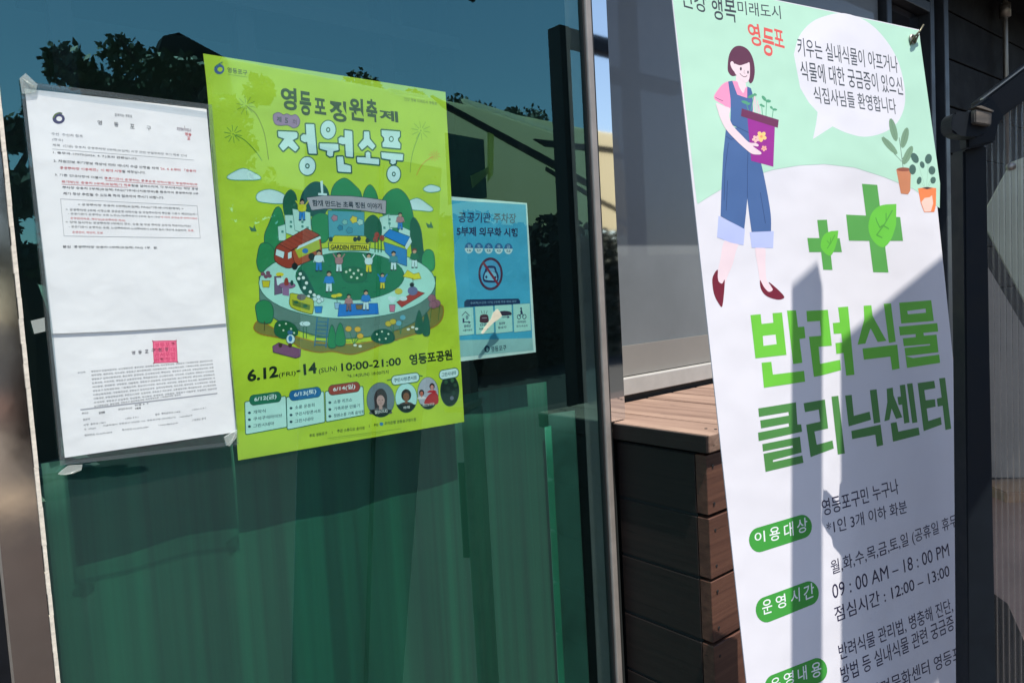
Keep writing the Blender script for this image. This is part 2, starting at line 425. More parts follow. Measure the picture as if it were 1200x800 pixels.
# dark shelf uprights that show faintly through the glass
sh = thing('storage_rack', 'dark upright storage rack dimly seen through the green glass', 'rack', (.5, .5, .06))
for x in (.1, .42, .74, .90): box('upright', x, x+.035, .42, .455, .06, 2.1, m_black, sh)
for z in (.5, .95, 1.42, 1.9): box('shelf', .08, .95, .40, .62, z, z+.03, m_dark, sh)
# green curtain
def curtain_mat():
    m = bpy.data.materials.new('green_curtain'); m.use_nodes = True; n = m.node_tree.nodes; l = m.node_tree.links; b = n['Principled BSDF']
    tc = n.new('ShaderNodeTexCoord'); mp = n.new('ShaderNodeMapping'); mp.inputs['Scale'].default_value = (38, 1, .5)
    t = n.new('ShaderNodeTexNoise'); t.inputs['Scale'].default_value = 1; t.inputs['Detail'].default_value = 8; t.inputs['Roughness'].default_value = .6
    l.new(tc.outputs['Object'], mp.inputs[0]); l.new(mp.outputs[0], t.inputs[0])
    cr = n.new('ShaderNodeValToRGB'); cr.color_ramp.elements[0].position = .36; cr.color_ramp.elements[0].color = (.002, .036, .02, 1)
    cr.color_ramp.elements[1].position = .72; cr.color_ramp.elements[1].color = (.004, .092, .045, 1)
    l.new(t.outputs[0], cr.inputs[0]); l.new(cr.outputs[0], b.inputs['Base Color']); b.inputs['Roughness'].default_value = .7
    return m
m_curtain = curtain_mat()
def curtain(name, x0, x1, z1, y, amp, m, parent, seed, n=90):
    random.seed(seed); V = []; F = []; ph = random.random()*6; nz = 14
    for j in range(nz+1):
        for i in range(n+1):
            s = i/n; x = x0+(x1-x0)*s; top = z1+.003*math.sin(x*9+ph)
            z = .08+(top-.08)*j/nz
            d = amp*(math.sin(x*17+ph+1.4*math.sin(z*1.7+x*3))+.45*math.sin(x*39+ph*2+z*2.1))+amp*.5*math.sin(x*12+z*1.7)
            V.append((x, y+d, z))
    for j in range(nz):
        for i in range(n):
            a = j*(n+1)+i; F.append((a, a+1, a+n+2, a+n+1))
    me = bpy.data.meshes.new(name); me.from_pydata(V, [], F); me.update()
    for p in me.polygons: p.use_smooth = True
    o = link(name, me, parent, m)
    md = o.modifiers.new('thickness', 'SOLIDIFY'); md.thickness = .0012
    if parent is not None: o.matrix_parent_inverse = Matrix.Translation(-Vector(parent.location))
    return o
ct = thing('green_curtain', 'dark green curtain hanging low behind the glass under the posters', 'curtain', (.45, .085, .08))
curtain('cloth', -.02, .86, 1.13, .054, .0018, m_curtain, ct, 3)
m_cur2 = mat('bright_green_curtain', (.008, .13, .07), .7, var=(8, .2))
curtain('bright_fold', 0.838, .856, 1.045, .046, .0015, m_cur2, ct, 5, 10)
m_cur3 = mat('dark_green_curtain', (.008, .055, .04), .7, var=(8, .3))
curtain('dark_fold', 0.864, .945, 1.06, .066, .004, m_cur3, ct, 8, 20)

# ------------------------------------------------------------------ dark mirror door left of the seal
dd = thing('mirror_door', 'dark reflective door panel left of the cream sealant edge', 'door', (-.05, 0, .1))
box('door_glass', -.0705, -.0301, .002, .008, .2, 2.35, m_smoke, dd)
box('door_edge', -.0735, -.0708, -.002, .010, .2, 2.35, m_alu, dd)
box('door_frame', -.40, -.0738, .0, .02, .0, 2.45, m_black, dd)

# ------------------------------------------------------------------ charcoal wall, sill and windows behind the deck
wl = thing('charcoal_wall', 'charcoal panelled wall with pale sill behind the timber deck', 'wall', (3.5, .19, 0))
box('upper_panel', 1.0, 2.72, .19, .23, 1.166, 3.6, m_panel, wl)
box('lower_panel', 1.0, 2.72, .184, .23, 1.09, 1.1655, m_panel2, wl)
box('sill', 1.0, 2.72, .165, .235, 1.045, 1.0875, m_sill, wl, .002)
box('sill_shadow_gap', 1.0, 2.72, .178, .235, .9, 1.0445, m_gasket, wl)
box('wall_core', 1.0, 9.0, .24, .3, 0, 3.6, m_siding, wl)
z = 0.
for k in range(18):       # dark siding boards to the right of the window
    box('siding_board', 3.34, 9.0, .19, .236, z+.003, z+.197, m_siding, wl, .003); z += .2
m_pane = mat('dark_window_glass', (.012, .015, .02), .05, coat=.3)
wn = thing('window', 'tall dark window in grey frame behind the banner top', 'window', (3.0, .18, .9))
box('window_glass', 2.83, 3.13, .205, .212, .9, 2.33, m_pane, wn)
box('frame_jamb', 3.135, 3.175, .165, .238, .9, 2.44, m_winframe, wn, .003)
box('frame_jamb', 3.235, 3.28, .15, .238, .9, 2.5, m_winframe, wn, .003)
box('frame_jamb', 2.74, 2.78, .165, .238, .9, 2.44, m_winframe, wn, .003)
box('frame_head', 2.782, 3.133, .165, .238, 2.335, 2.375, m_winframe, wn, .003)
box('outer_head', 2.72, 3.2345, .152, .238, 2.445, 2.50, m_winframe, wn, .003)
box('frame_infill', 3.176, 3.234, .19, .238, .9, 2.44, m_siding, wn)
pp = thing('wall_pipe', 'thin pale vertical pipe on the dark wall above the bracket', 'pipe', (3.97, .15, 2.1))
tube('pipe_run', [(3.97, .15, 1.6), (3.97, .15, 3.0)], .011, m_alu, pp)
tube('pipe_clip', [(3.97, .15, 2.47), (3.97, .15, 2.53)], .024, m_alu, pp)
# eave over the wall: it shades the upper panels
box_e = tag(box('eave', 1.05, 9.0, -.225, .3, 2.56, 2.66, m_black, None, .01), 'dark flat eave projecting above the charcoal wall', 'eave')

# ------------------------------------------------------------------ timber deck box
dk = thing('timber_deck_box', 'raised timber deck box with worn top, stained front and sides coloured dark as shade', 'deck', (1.0, -.22, 0))
XR = 2.42
for k in range(14):
    x0 = .992+k*.1015
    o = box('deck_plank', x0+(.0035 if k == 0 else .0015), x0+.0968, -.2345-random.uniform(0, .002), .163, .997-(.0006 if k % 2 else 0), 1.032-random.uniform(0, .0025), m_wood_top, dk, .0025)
box('shade_fascia', .9895, .9950, -.2335, .0, .9975, 1.0295, m_wood_side, dk, .001)  # added dark strip that colours the lip's side as shade
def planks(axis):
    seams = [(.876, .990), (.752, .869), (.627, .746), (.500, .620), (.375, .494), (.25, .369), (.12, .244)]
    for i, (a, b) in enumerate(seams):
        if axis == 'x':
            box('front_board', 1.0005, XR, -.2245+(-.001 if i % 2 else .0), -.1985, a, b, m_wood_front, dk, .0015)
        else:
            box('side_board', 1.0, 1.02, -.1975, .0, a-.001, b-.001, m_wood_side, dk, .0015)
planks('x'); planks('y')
bm = bmesh.new()
for k in range(13):
    for yy in (-.215, -.196): bmesh.ops.create_cone(bm, cap_ends=True, segments=8, radius1=.003, radius2=.003, depth=.001, matrix=Matrix.Translation((.992+k*.1015+.05+random.uniform(-.012, .012), yy, 1.0322)))
for a_, b_ in ((.876, .990), (.752, .869), (.627, .746), (.500, .620)):
    for zz in (a_+.022, b_-.022): bmesh.ops.create_cone(bm, cap_ends=True, segments=8, radius1=.003, radius2=.003, depth=.001, matrix=Matrix.Translation((1.018, -.2258, zz+random.uniform(-.004, .004))) @ Matrix.Rotation(math.pi/2, 4, 'X'))
o = finish(bm, 'screw_heads', m_gasket, dk); o['kind'] = 'stuff'
box('core', 1.03, XR-.02, -.196, .163, 0, .995, m_dark, dk)
box('corner_seam', 1.0035, 1.0285, -.1978, .0, .1, .99, m_dark, dk)

# ------------------------------------------------------------------ gate with ribbed polycarbonate, right edge
GD = .77; gf = np.array([math.sin(YAW), math.cos(YAW), 0]); gr = np.array([math.cos(YAW), -math.sin(YAW), 0])
GS = Surf(CAM+gf*GD, gr, (0, 0, 1))
gt = thing('gate', 'black steel gate with ribbed translucent sheet at the right edge', 'gate', tuple(GS.w(*GS.at(1140, 700))))
GZ = -CAM[2]                       # ground level in gate coordinates
ga, gb, gc, gd_ = GS.at(1121, 178), GS.at(1148, 172), GS.at(1160, 860), GS.at(1128.5, 860)
prism('gate_post', GS, [ga, gb, gc, (gc[0], GZ+.02), (gd_[0], GZ+.02), gd_], -.012, .012, m_navy, gt, .002)
ue = GS.at(1290, 100)[0]
prism('gate_post', GS, [(ue-.012, GS.at(1290, 12)[1]), (ue+.03, GS.at(1290, 0)[1]), (ue+.03, GZ+.02), (ue-.012, GZ+.02)], -.0125, .0115, m_navy, gt, .002)
prism('bottom_rail', GS, [(gc[0], GZ+.16), (ue-.0125, GZ+.16), (ue-.0125, GZ+.12), (gc[0], GZ+.12)], -.010, .010, m_navy, gt, .002)
prism_px('diagonal_beam', GS, [(1141.5, 121), (1290, 8), (1290, 48), (1156.5, 147)], -.01, .0135, m_black, gt, .002)
prism_px('corner_bracket', GS, [(1113, 142), (1141, 120), (1157, 144), (1146, 153), (1147, 173), (1114, 181)], .014, .028, m_navy, gt, .002)
prism_px('beam_edge_strip', GS, [(1141, 119.2), (1290, 6), (1290, 7.6), (1141.3, 120.6)], .01, .015, m_alu, gt)
m_block = wood_mat('weathered_block', (.05, .045, .04), (.16, .13, .10), .6, axis=0)
la = thing('gate_latch', 'rounded dark latch bar with weathered block end on the gate bracket', 'latch', tuple(GS.w(*GS.at(1105, 155))))
px = smooth([(1084, 151), (1088, 145), (1100, 144), (1121, 148), (1123, 160), (1120, 169), (1103, 171), (1088, 168), (1084, 162)], 4)
prism_px('latch_bar', GS, px, .0285, .046, m_navy, la, .0015)
prism_px('block_end', GS, [(1104, 143), (1123, 147), (1122, 161), (1104, 158)], .0465, .054, m_block, la, .001)
prism_px('block_cap', GS, [(1104, 140.5), (1110, 139.5), (1124, 145), (1123, 146.5)], .043, .055, m_block, la)
# ribbed sheet
u0, v1 = GS.at(1148, 150); u1, _ = GS.at(1290, 150); v0 = GZ+.161
def ribbed(name, u0, u1, v0, v1, pitch, amp, h, m, parent, top=None):
    V = []; F = []; n = int((u1-u0)/pitch*6)
    for i in range(n+1):
        u = u0+(u1-u0)*i/n; d = amp*math.cos(2*math.pi*u/pitch)
        for v in (v0, top(u) if top else v1): V.append(tuple(GS.w(u, v, h+d)))
    for i in range(n): F.append((2*i, 2*i+2, 2*i+3, 2*i+1))
    me = bpy.data.meshes.new(name); me.from_pydata(V, [], F); me.update()
    for p in me.polygons: p.use_smooth = True
    o = link(name, me, parent, m); o.matrix_parent_inverse = Matrix.Translation(-Vector(parent.location)); return o
bt = [GS.at(1148, 152), GS.at(1290, 52)]
ribbed('ribbed_sheet', u0+.003, u1, v0, v1, .0064, .0026, 0., m_poly, gt, top=lambda u: bt[0][1]+(bt[1][1]-bt[0][1])*(u-bt[0][0])/(bt[1][0]-bt[0][0]))
tube('sheet_screw', [tuple(GS.w(*GS.at(1182, 196), .001)), tuple(GS.w(*GS.at(1182, 196), .006))], .004, m_alu, gt)
# what shows through the ribbed sheet
GB = Surf(GS.w(0, 0, -.30), gr, (0, 0, 1))
m_olive = mat('olive_light_shape', (.50, .51, .38), .8, var=(9, .15)); m_greyb = mat('grey_brown_board', (.36, .32, .27), .8, var=(9, .2))
m_warm = wood_mat('warm_timber', (.30, .15, .07), (.55, .33, .18), .6, axis=0)
m_brown = mat('brown_board', (.42, .29, .24), .8, var=(12, .25))
tag(prism_px('olive_light_shape', GB, [(1150, 256), (1186, 190), (1290, 150), (1290, 470), (1236, 420)], -.003, 0, m_olive), 'olive grey sheet shaped as a sunlit wall patch behind the ribbed sheet', 'board')  # pale slanted sheet stands in for a sunlit wall seen through bracing
tag(prism_px('grey_board', GB, [(1147, 296), (1156, 306), (1236, 440), (1300, 500), (1300, 560), (1150, 560)], -.008, -.0045, m_greyb), 'grey brown board low behind the ribbed sheet', 'board')
st = thing('timber_step', 'warm lit timber step behind the ribbed sheet at the right edge', 'step', tuple(GB.w(*GB.at(1180, 700))))
prism_px('tread', GB, [(1152, 566), (1300, 560), (1300, 574), (1152, 578)], -.02, .05, m_warm, st, .002)
prism('riser', GB, [GB.at(1153, 582), GB.at(1300, 578), (GB.at(1300, 578)[0], -GB.O[2]+.02), (GB.at(1153, 582)[0], -GB.O[2]+.02)], -.02, 0, m_brown, st)
prism_px('dark_cover', GB, [(1156, 690), (1170, 700), (1215, 800), (1230, 900), (1156, 900)], .002, .02, m_siding, st)

# ------------------------------------------------------------------ mast and boards added out of view only to throw the banner's shadows
BQ = CAM + .75*(np.array([[.822, -.319, 1.785], [1.406, -.457, 1.773], [1.381, -.516, 1.289], [.768, -.449, .727]])-CAM)
BS = Surf(BQ[0], BQ[1]-BQ[0], BQ[0]-BQ[3])
def cast(px, py, Y):
    u, v = BS.at(px, py); P = BS.w(u, v); t = (Y-P[1])/SUN[1]; Q = P+SUN*t; return (Q[0], Q[2])
SY = -1.4; SW = wall(SY)
mast = thing('shadow_mast', 'added out of view mast with boards that throw shadows on the banner', 'mast', (3.2, SY, 0))
box('pole', 3.15, 3.23, SY-.04, SY+.04, 0, 4.2, m_black, mast, .004)
a = [cast(*q, SY) for q in ((930, 352), (960, 325), (959.5, 800), (930, 800))]
lo = lambda t, b, k: (b[0]+(b[0]-t[0])*k, b[1]+(b[1]-t[1])*k)
bandp = [a[0], a[1], lo(a[1], a[2], .2), lo(a[0], a[3], .2)]
bb = [cast(*q, SY) for q in ((987, 417), (1117, 305), (988, 800))]
dx, dz = bb[1][0]-bb[0][0], bb[1][1]-bb[0][1]
bigp = [bb[0], bb[1], (bb[1][0]+.9, bb[1][1]+dz/dx*.9*.2), (bb[1][0]+.9, bb[2][1]-.45), lo(bb[0], bb[2], .2)]
prism('narrow_shadow_board', SW, bandp, -.008, .008, m_black, mast)
prism('wide_shadow_board', SW, bigp, -.008, .008, m_black, mast)
for zz in (bigp[4][1]+.12, bigp[1][1]-.25): box('arm', bigp[0][0]+.25, 3.149, SY+.0085, SY+.04, zz, zz+.035, m_black, mast)
# ------------------------------------------------------------------ across the walkway (seen mirrored in the glass)
def refl(px, py, Y):
    d = ray(px, py); G = CAM+d*(-CAM[1]/d[1]); d = d*[1, -1, 1]; q = G+d*(Y/d[1]); return (q[0], q[2])
fr = thing('steel_gantry', 'dark steel frame of square posts mirrored in the glass near its right edge', 'frame', (3.1, -2.0, 0))
x0 = refl(650, 60, -2)[0]; x1 = refl(656, 60, -2)[0]; x2 = refl(676, 60, -2)[0]; zt = refl(650, 32, -2)[1]
box('upright', x0, x0+.075, -2.05, -1.95, 0, zt, m_black, fr, .003)
box('cross_bar', x0+.076, 4.4, -2.04, -1.96, zt-.09, zt-.001, m_black, fr, .003)
zb = refl(660, 200, -2)[1]
TY = -9.; TS = wall(TY)
def ppoly(name, px, y0, y1, m, parent):
    S = wall(0); return prism(name, S, [refl(*q, (y0+y1)/2) for q in px], -y0, -y1, m, parent)
tb = thing('fabric_hall', 'long cream fabric hall across the walkway mirrored in the glass', 'hall', (9, -9, 0))
m_streak = mat('light_streak', (.95, .9, .75), .25, .3)  # pale strips colour in the bright light streaks on the hall
m_dim = mat('shaded_green_opening', (.10, .17, .12), .8, var=(2, .4)); m_glow = mat('glow_yellow', (.9, .95, .55), .7)  # pale yellow pieces colour in the glow beside the doorway
ppoly('wall', [(232, 112), (260, 68), (520, 118), (690, 152), (740, 160), (760, 274), (690, 268), (560, 262), (232, 200)], -9.02, -9.0, m_tent, tb)
ppoly('roof_beam', [(505, 112), (640, 184), (700, 219), (700, 225), (634, 189), (520, 126)], -8.97, -8.90, m_black, tb)
ppoly('horizontal_beam', [(625, 163), (760, 178), (760, 184), (640, 172)], -8.89, -8.82, m_black, tb)
ppoly('roof_light_streak', [(542, 116), (600, 134), (660, 156), (658, 160), (600, 140), (544, 121)], -8.88, -8.80, m_streak, tb)
ppoly('roof_light_streak', [(455, 104), (500, 113), (500, 116), (460, 110)], -8.88, -8.80, m_streak, tb)
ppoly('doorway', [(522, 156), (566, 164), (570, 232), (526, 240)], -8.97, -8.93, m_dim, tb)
see_through(m_glow, (.9, .95, .5), .8); see_through(m_streak, (1, .95, .8), .6)
ppoly('door_glow', [(572, 150), (578, 158), (577, 205), (572, 212)], -8.97, -8.93, m_glow, tb)
ppoly('door_glow', [(552, 206), (572, 196), (572, 203), (554, 220)], -8.92, -8.88, m_glow, tb)
ppoly('cable', [(640, 196), (700, 232), (760, 262), (760, 267), (700, 237), (640, 200)], -8.6, -8.55, m_black, tb)
ppoly('dark_roof', [(158, 130), (188, 46), (206, 42), (262, 72), (232, 130)], -9.3, -9.03, m_siding, tb)
gl = thing('timber_fence', 'low brown timber fence at the right end of the fabric hall', 'fence', (12, -8.6, 0))
m_fence = wood_mat('fence_timber', (.12, .09, .065), (.26, .2, .15), .7, axis=2)
fx = 10.3; k = 0
while fx < 14:
    box('fence_board', fx, fx+.27, -8.62, -8.58, 0, 1.9+.01*(k % 3), m_fence, gl); fx += .28; k += 1
m_hedge = mat('reflection_hedge', (.012, .02, .009), .7, var=(6, .5))  # hedge added to keep the glass reflection below the hall dark
rnd = random.Random(5); V = []; F = []
for i in range(15000):
    x = rnd.uniform(1.2, 10.25); top = refl(560, 262, -8.4)[1]+.12*math.sin(x*3)+.1*math.sin(x*7.3); z = top*(rnd.random()**.7); c = Vector((x, -8.4+rnd.gauss(0, .25), z))
    a1 = Vector((rnd.gauss(0, 1), rnd.gauss(0, 1), rnd.gauss(0, 1))).normalized(); a2 = a1.orthogonal().normalized(); s = rnd.uniform(.05, .1); b = len(V)
    V += [tuple(c-a1*s), tuple(c+a2*s*.6), tuple(c+a1*s), tuple(c-a2*s*.6)]; F.append((b, b+1, b+2, b+3))
me = bpy.data.meshes.new('leaves'); me.from_pydata(V, [], F); me.update()
hg = thing('hedge', 'added dark hedge that darkens the mirrored view below the fabric hall', 'hedge', (5.7, -8.4, 0))
o = link('leaves', me, hg, m_hedge, 'stuff'); o.matrix_parent_inverse = Matrix.Translation(-Vector(hg.location))
box('branch_core', 1.3, 10.2, -8.55, -8.25, 0, refl(560, 262, -8.4)[1]-.25, m_hedge, hg)
# trees behind the hall
def tree(cx, cy, h, r, n, label, seed):
    rnd = random.Random(seed)
    t = thing('tree', label, 'tree', (cx, cy, 0), 'trees behind the fabric hall')
    bm = bmesh.new(); tube_bm(bm, [(cx, cy, 0), (cx+.1, cy, h*.35), (cx-.05, cy+.1, h*.6), (cx, cy, h*.9)], [.22, .17, .11, .03], 8)
    for q in range(6):
        a_ = rnd.random()*6.28; zz = h*(.35+.09*q)
        tube_bm(bm, [(cx, cy, zz), (cx+math.cos(a_)*r*.6, cy+math.sin(a_)*r*.6, zz+h*.13)], [.07, .015], 5)
    finish(bm, 'trunk', m_trunk, t)
    cl = [(rnd.gauss(0, .45)*r, rnd.gauss(0, .4)*r, h*(.5+.45*rnd.random()), r*rnd.uniform(.18, .4)) for _ in range(16)]
    V = []; F = []
    for i in range(n):
        c = rnd.choice(cl); d = Vector((rnd.gauss(0, 1), rnd.gauss(0, 1), rnd.gauss(0, .8))).normalized()*c[3]*rnd.uniform(.4, 1.15)
        p = Vector((cx+c[0], cy+c[1], c[2]))+d; a1 = Vector((rnd.gauss(0, 1), rnd.gauss(0, 1), rnd.gauss(0, 1))).normalized(); a2 = a1.orthogonal().normalized()
        s = rnd.uniform(.035, .075); b = len(V); V += [tuple(p-a1*s), tuple(p+a2*s*.5), tuple(p+a1*s), tuple(p-a2*s*.5)]; F.append((b, b+1, b+2, b+3))
    me = bpy.data.meshes.new('crown'); me.from_pydata(V, [], F); me.update()
    o = link('crown', me, t, m_leaf); o.matrix_parent_inverse = Matrix.Translation(-Vector(t.location)); o['kind'] = 'stuff'
for i, (px_, py_, rr, lb) in enumerate([
    (70, 98, .75, 'small loose tree leftmost behind the hall roof'), (110, 92, .9, 'low spreading tree left of the tall dark pine'),
    (140, 58, 1.0, 'open branched pine at the left end of the hall'), (186, 22, 1.3, 'tallest dense pine over the dark roof corner'),
    (240, 48, 1.1, 'round tree right of the tallest pine'), (268, 44, .9, 'tufted tree top over the roof line'),
    (322, 70, 1., 'low bushy tree behind the middle roof line'), (385, 84, 1., 'dark bushy tree beyond the middle of the hall'),
    (425, 76, .8, 'pointed tree crown above the middle roof'), (470, 102, .9, 'flat hedge-like tree along the roof line'),
    (545, 112, .9, 'low round tree above the dark roof beam'), (590, 112, .9, 'feathery tree crown right of the roof beam'), (640, 140, .8, 'small bush-like tree at the right roof end')]):
    ty = -8.75 if i in (2, 3, 4) else -11.
    x, z = refl(px_, py_, ty); tree(x, ty, z*.985, rr*.95*(-ty/11), 5200, lb, 20+i)
x, z = refl(14, 105, -7.); tree(x-.12, -7., z, .42, 6000, 'dense dark tree mirrored in the door panel at the left edge', 77)

# ================================================================== BANNER
BS.bend = lambda u, v: .0018*math.sin(u*6.98)
bn = thing('banner', 'tall white and pale green plant clinic banner leaning beside the timber deck', 'banner', tuple(BS.w(.225, -1.5)))
BREF = (255, 255, 255)
ik = Ink(BS, BREF, base=1.5e-4, cut=.03)
bl = [BS.at(785, -24), BS.at(1077, 35), BS.at(1118, 330), BS.at(875, 800)]
kx = (bl[3][0]-bl[0][0])/(bl[3][1]-bl[0][1]); kr = (bl[2][0]-bl[1][0])/(bl[2][1]-bl[1][1])
BH = -1.5
corn = [bl[0], bl[1], (BS.at(1141, 800)[0], BH), (bl[0][0]+kx*(BH-bl[0][1]), BH)]
paper('sheet', BS, corn, .0012, m_banner, bn, ik.col((226, 224, 230)), 24, 60)
A = TR(780, 0, .4626); ik.T = A
# pale green sky over the hill curve
tl = (786, -24)
ik.T = (0, 0, 1)
arc = [(817.5, 239), (830, 231), (850, 219), (875, 208.5), (905, 199.5), (935, 194.5), (965, 193), (1000, 197), (1035, 208), (1070, 222), (1101, 244)]
ik.poly([(785.6, -23), (1076.5, 36), (1101.5, 215)] + arc[::-1] + [(816.5, 236)], (184, 226, 202))
ik.T = A
ik.poly(smooth([(322, 140), (335, 95), (365, 60), (405, 42), (450, 36), (505, 55), (550, 95), (585, 150), (603, 215), (604, 268), (585, 312), (548, 338), (500, 348), (455, 338), (420, 322)], 4, False)+[(398, 336), (370, 354), (378, 316), (382, 286), (360, 262), (338, 225)], (230, 228, 235))
DK = (62, 68, 74)
ik.text('키우는 실내식물이 아프거나', (333, 143), (588, 187), (329, 96), DK, .006, 3)
ik.text('식물에 대한 궁금증이 있으신', (341, 205), (601, 243), (336, 155), DK, .006, 3)
ik.text('식집사님들 환영합니다', (374, 262), (584, 291), (369, 219), DK, .006, 3)
ik.text('건강', (40, 18), (105, 36), (34, -34), DK, .008, 3); ik.text('행복', (117, 50), (179, 60), (112, -14), DK, .008, 3)
ik.text('미래도시', (182, 38), (290, 51), (179, 3), DK, .004, 3)
RD = (226, 92, 84)
ik.text('영', (212, 116), (242, 121), (203, 58), RD, .02, 3); ik.text('등', (243, 140), (272, 148), (243, 70), RD, .02, 3); ik.text('포', (274, 118), (299, 125), (270, 74), RD, .02, 3)
ik.done('heading_print', m_banner, bn)
# the gardener
W1 = TR(820, 40, .225); W2 = TR(820, 200, .2125)
SK = (238, 216, 222); NV = (72, 104, 156)
ik.T = W2
ik.blob([(137, 385), (207, 400), (196, 450), (178, 520), (150, 585), (136, 625), (104, 612), (98, 562), (112, 490)], SK)
ik.blob([(303, 420), (355, 424), (358, 520), (365, 605), (398, 655), (372, 672), (335, 640), (318, 540)], SK)
ik.blob([(98, 547), (80, 565), (68, 605), (78, 680), (105, 735), (122, 749), (131, 690), (136, 603), (122, 622), (104, 612), (98, 585)], (116, 26, 48))
ik.blob([(329, 604), (333, 650), (362, 690), (420, 711), (455, 706), (458, 690), (420, 650), (376, 615), (398, 655), (376, 668), (350, 642)], (116, 26, 48))
ik.poly([(102, 250), (246, 323), (238, 412), (170, 398), (94, 368)], (186, 196, 240)); ik.poly([(272, 340), (403, 335), (400, 428), (283, 426)], (186, 196, 240))
ik.T = (0, 0, 1)
ik.poly(smooth([(850, 152), (862, 150), (878, 152), (889, 185), (896, 215), (902, 250), (902.5, 271)], 4, False)+[(880, 272), (877, 250), (875, 233), (873.5, 250), (871.5, 268.5), (844, 253.5), (845, 220), (847, 180)], NV)
for ln in ([(853, 168), (849, 200), (848, 235)], [(876, 165), (875, 200), (875, 232)], [(890, 226), (896, 262)], [(852, 212), (850.5, 247)], [(850, 160), (856, 164), (862, 162)]): ik.line(ln, .7, (40, 62, 110))
ik.T = W1
ik.poly([(186, 215), (234, 240), (240, 300), (215, 330), (185, 300)], SK)
ik.blob([(150, 248), (118, 262), (90, 295), (72, 326), (80, 346), (115, 368), (155, 388), (165, 330), (200, 345), (246, 330), (248, 280), (234, 284), (222, 310), (200, 275), (190, 250)], (248, 152, 190))
ik.line([(80, 332), (98, 342), (118, 350)], 1.6*.5, (120, 70, 120))
ik.poly([(145, 250), (166, 246), (192, 318), (243, 336), (243, 276), (262, 285), (270, 310), (272, 400), (256, 500), (243, 512), (156, 470), (158, 400), (157, 340)], NV)
ik.line([(157, 470), (250, 515)], .8, (45, 70, 118))
ik.blob([(62+80, 175), (150, 110), (175, 72), (210, 65), (247, 85), (272, 130), (282, 190), (276, 240), (262, 260), (251, 250), (240, 215), (200, 215), (168, 222), (148, 205)], (98, 46, 72), k=4)
ik.blob([(176, 158), (205, 166), (240, 156), (254, 152), (257, 190), (254, 235), (238, 256), (212, 240), (186, 215), (174, 190)], SK, k=4)
ik.blob([(160, 146), (172, 150), (184, 190), (176, 198), (162, 178), (156, 158)], SK)
ik.ell(210, 184, 5, 9, (60, 45, 60)); ik.ell(247, 202, 4, 8, (60, 45, 60))
ik.line(smooth([(205, 208), (216, 220), (230, 226), (242, 220)], 4, False), .7, (90, 50, 60)); ik.line([(228, 190), (226, 206), (232, 208)], .5, (170, 140, 150))
# seedlings, pot and arm
GR = (84, 160, 122)
for a_, b_ in (((250, 402), (238, 362)), ((262, 402), (276, 330)), ((322, 425), (318, 376)), ((340, 430), (343, 350)), ((372, 438), (378, 395))): ik.line([a_, b_], .9, GR)
for a_, b_ in (((275, 408), (280, 315)), ((292, 408), (282, 330)), ((302, 415), (296, 350)), ((312, 415), (300, 372))): ik.line([a_, b_], 1.5, (226, 196, 206))
for x, y, rx, ry, rt in ((232, 358, 20, 8, .3), (252, 366, 10, 5, -.6), (266, 326, 20, 8, -.4), (284, 318, 9, 6, .5), (330, 338, 17, 8, .9), (352, 352, 14, 8, .1), (315, 372, 8, 6, 0), (326, 378, 8, 5, .3), (368, 386, 9, 6, .8), (385, 396, 13, 6, .1)): ik.ell(x, y, rx, ry, GR, rot=rt, n=12)
ik.poly([(244, 438), (386, 482), (378, 693), (264, 662)], (156, 40, 146))
ik.poly([(215, 390), (406, 450), (401, 491), (211, 430)], (112, 44, 84))
def flower(x, y, r, c):
    for i in range(5): ik.ell(x+r*.62*math.cos(i*1.2566+.4), y+r*.62*math.sin(i*1.2566+.4), r*.5, r*.4, c, n=10, rot=i*1.2566+.4)
flower(316, 536, 26, (250, 208, 130)); ik.ell(316, 536, 7, 7, (240, 150, 110), n=10); flower(287, 549, 18, (248, 196, 190)); flower(330, 598, 14, (244, 180, 160))
ik.blob([(82, 362), (118, 376), (154, 390), (150, 430), (168, 478), (215, 530), (252, 566), (285, 570), (302, 580), (296, 588), (272, 586), (312, 616), (314, 628), (296, 630), (268, 626), (240, 606), (190, 560), (135, 500), (104, 440), (90, 395)], SK, k=4)
ik.done('gardener_print', m_banner, bn)
# potted plants
ik.T = A
ik.line([(600, 428), (596, 395), (590, 350)], .9, (90, 110, 90)); ik.line([(596, 410), (575, 388)], .7, (90, 110, 90)); ik.line([(597, 405), (610, 385)], .7, (90, 110, 90))
for x, y, rx, ry, rt in ((575, 330, 9, 30, -.25), (604, 350, 9, 27, .25), (565, 370, 8, 29, -.75), (612, 394, 9, 26, .45)):
    ik.ell(x, y, rx, ry, (122, 156, 124), rot=rt, n=14); ik.line([(x-ry*.8*math.sin(-rt)*-1*-1, y-ry*.8), (x+ry*.8*math.sin(-rt), y+ry*.8)], .5, (96, 128, 100))
ik.poly([(582, 430), (600, 425), (620, 431), (618, 484), (612, 493), (594, 491)], (205, 132, 92)); ik.ell(601, 430, 18, 5, (150, 84, 60), n=14)
for a_, b_ in (((657, 476), (640, 420)), ((660, 476), (665, 405)), ((655, 476), (640, 450)), ((662, 476), (676, 440)), ((664, 476), (676, 458))): ik.line([a_, b_], .5, (150, 190, 165))
for x, y, rx, ry, rt in ((630, 401, 9, 14, -.5), (665, 403, 9, 13, .2), (624, 430, 9, 13, 0), (641, 458, 6, 10, .3), (674, 432, 9, 11, 0), (677, 457, 7, 9, .2), (649, 418, 6, 9, -.3)): ik.ell(x, y, rx, ry, (70, 104, 92), rot=rt, n=12)
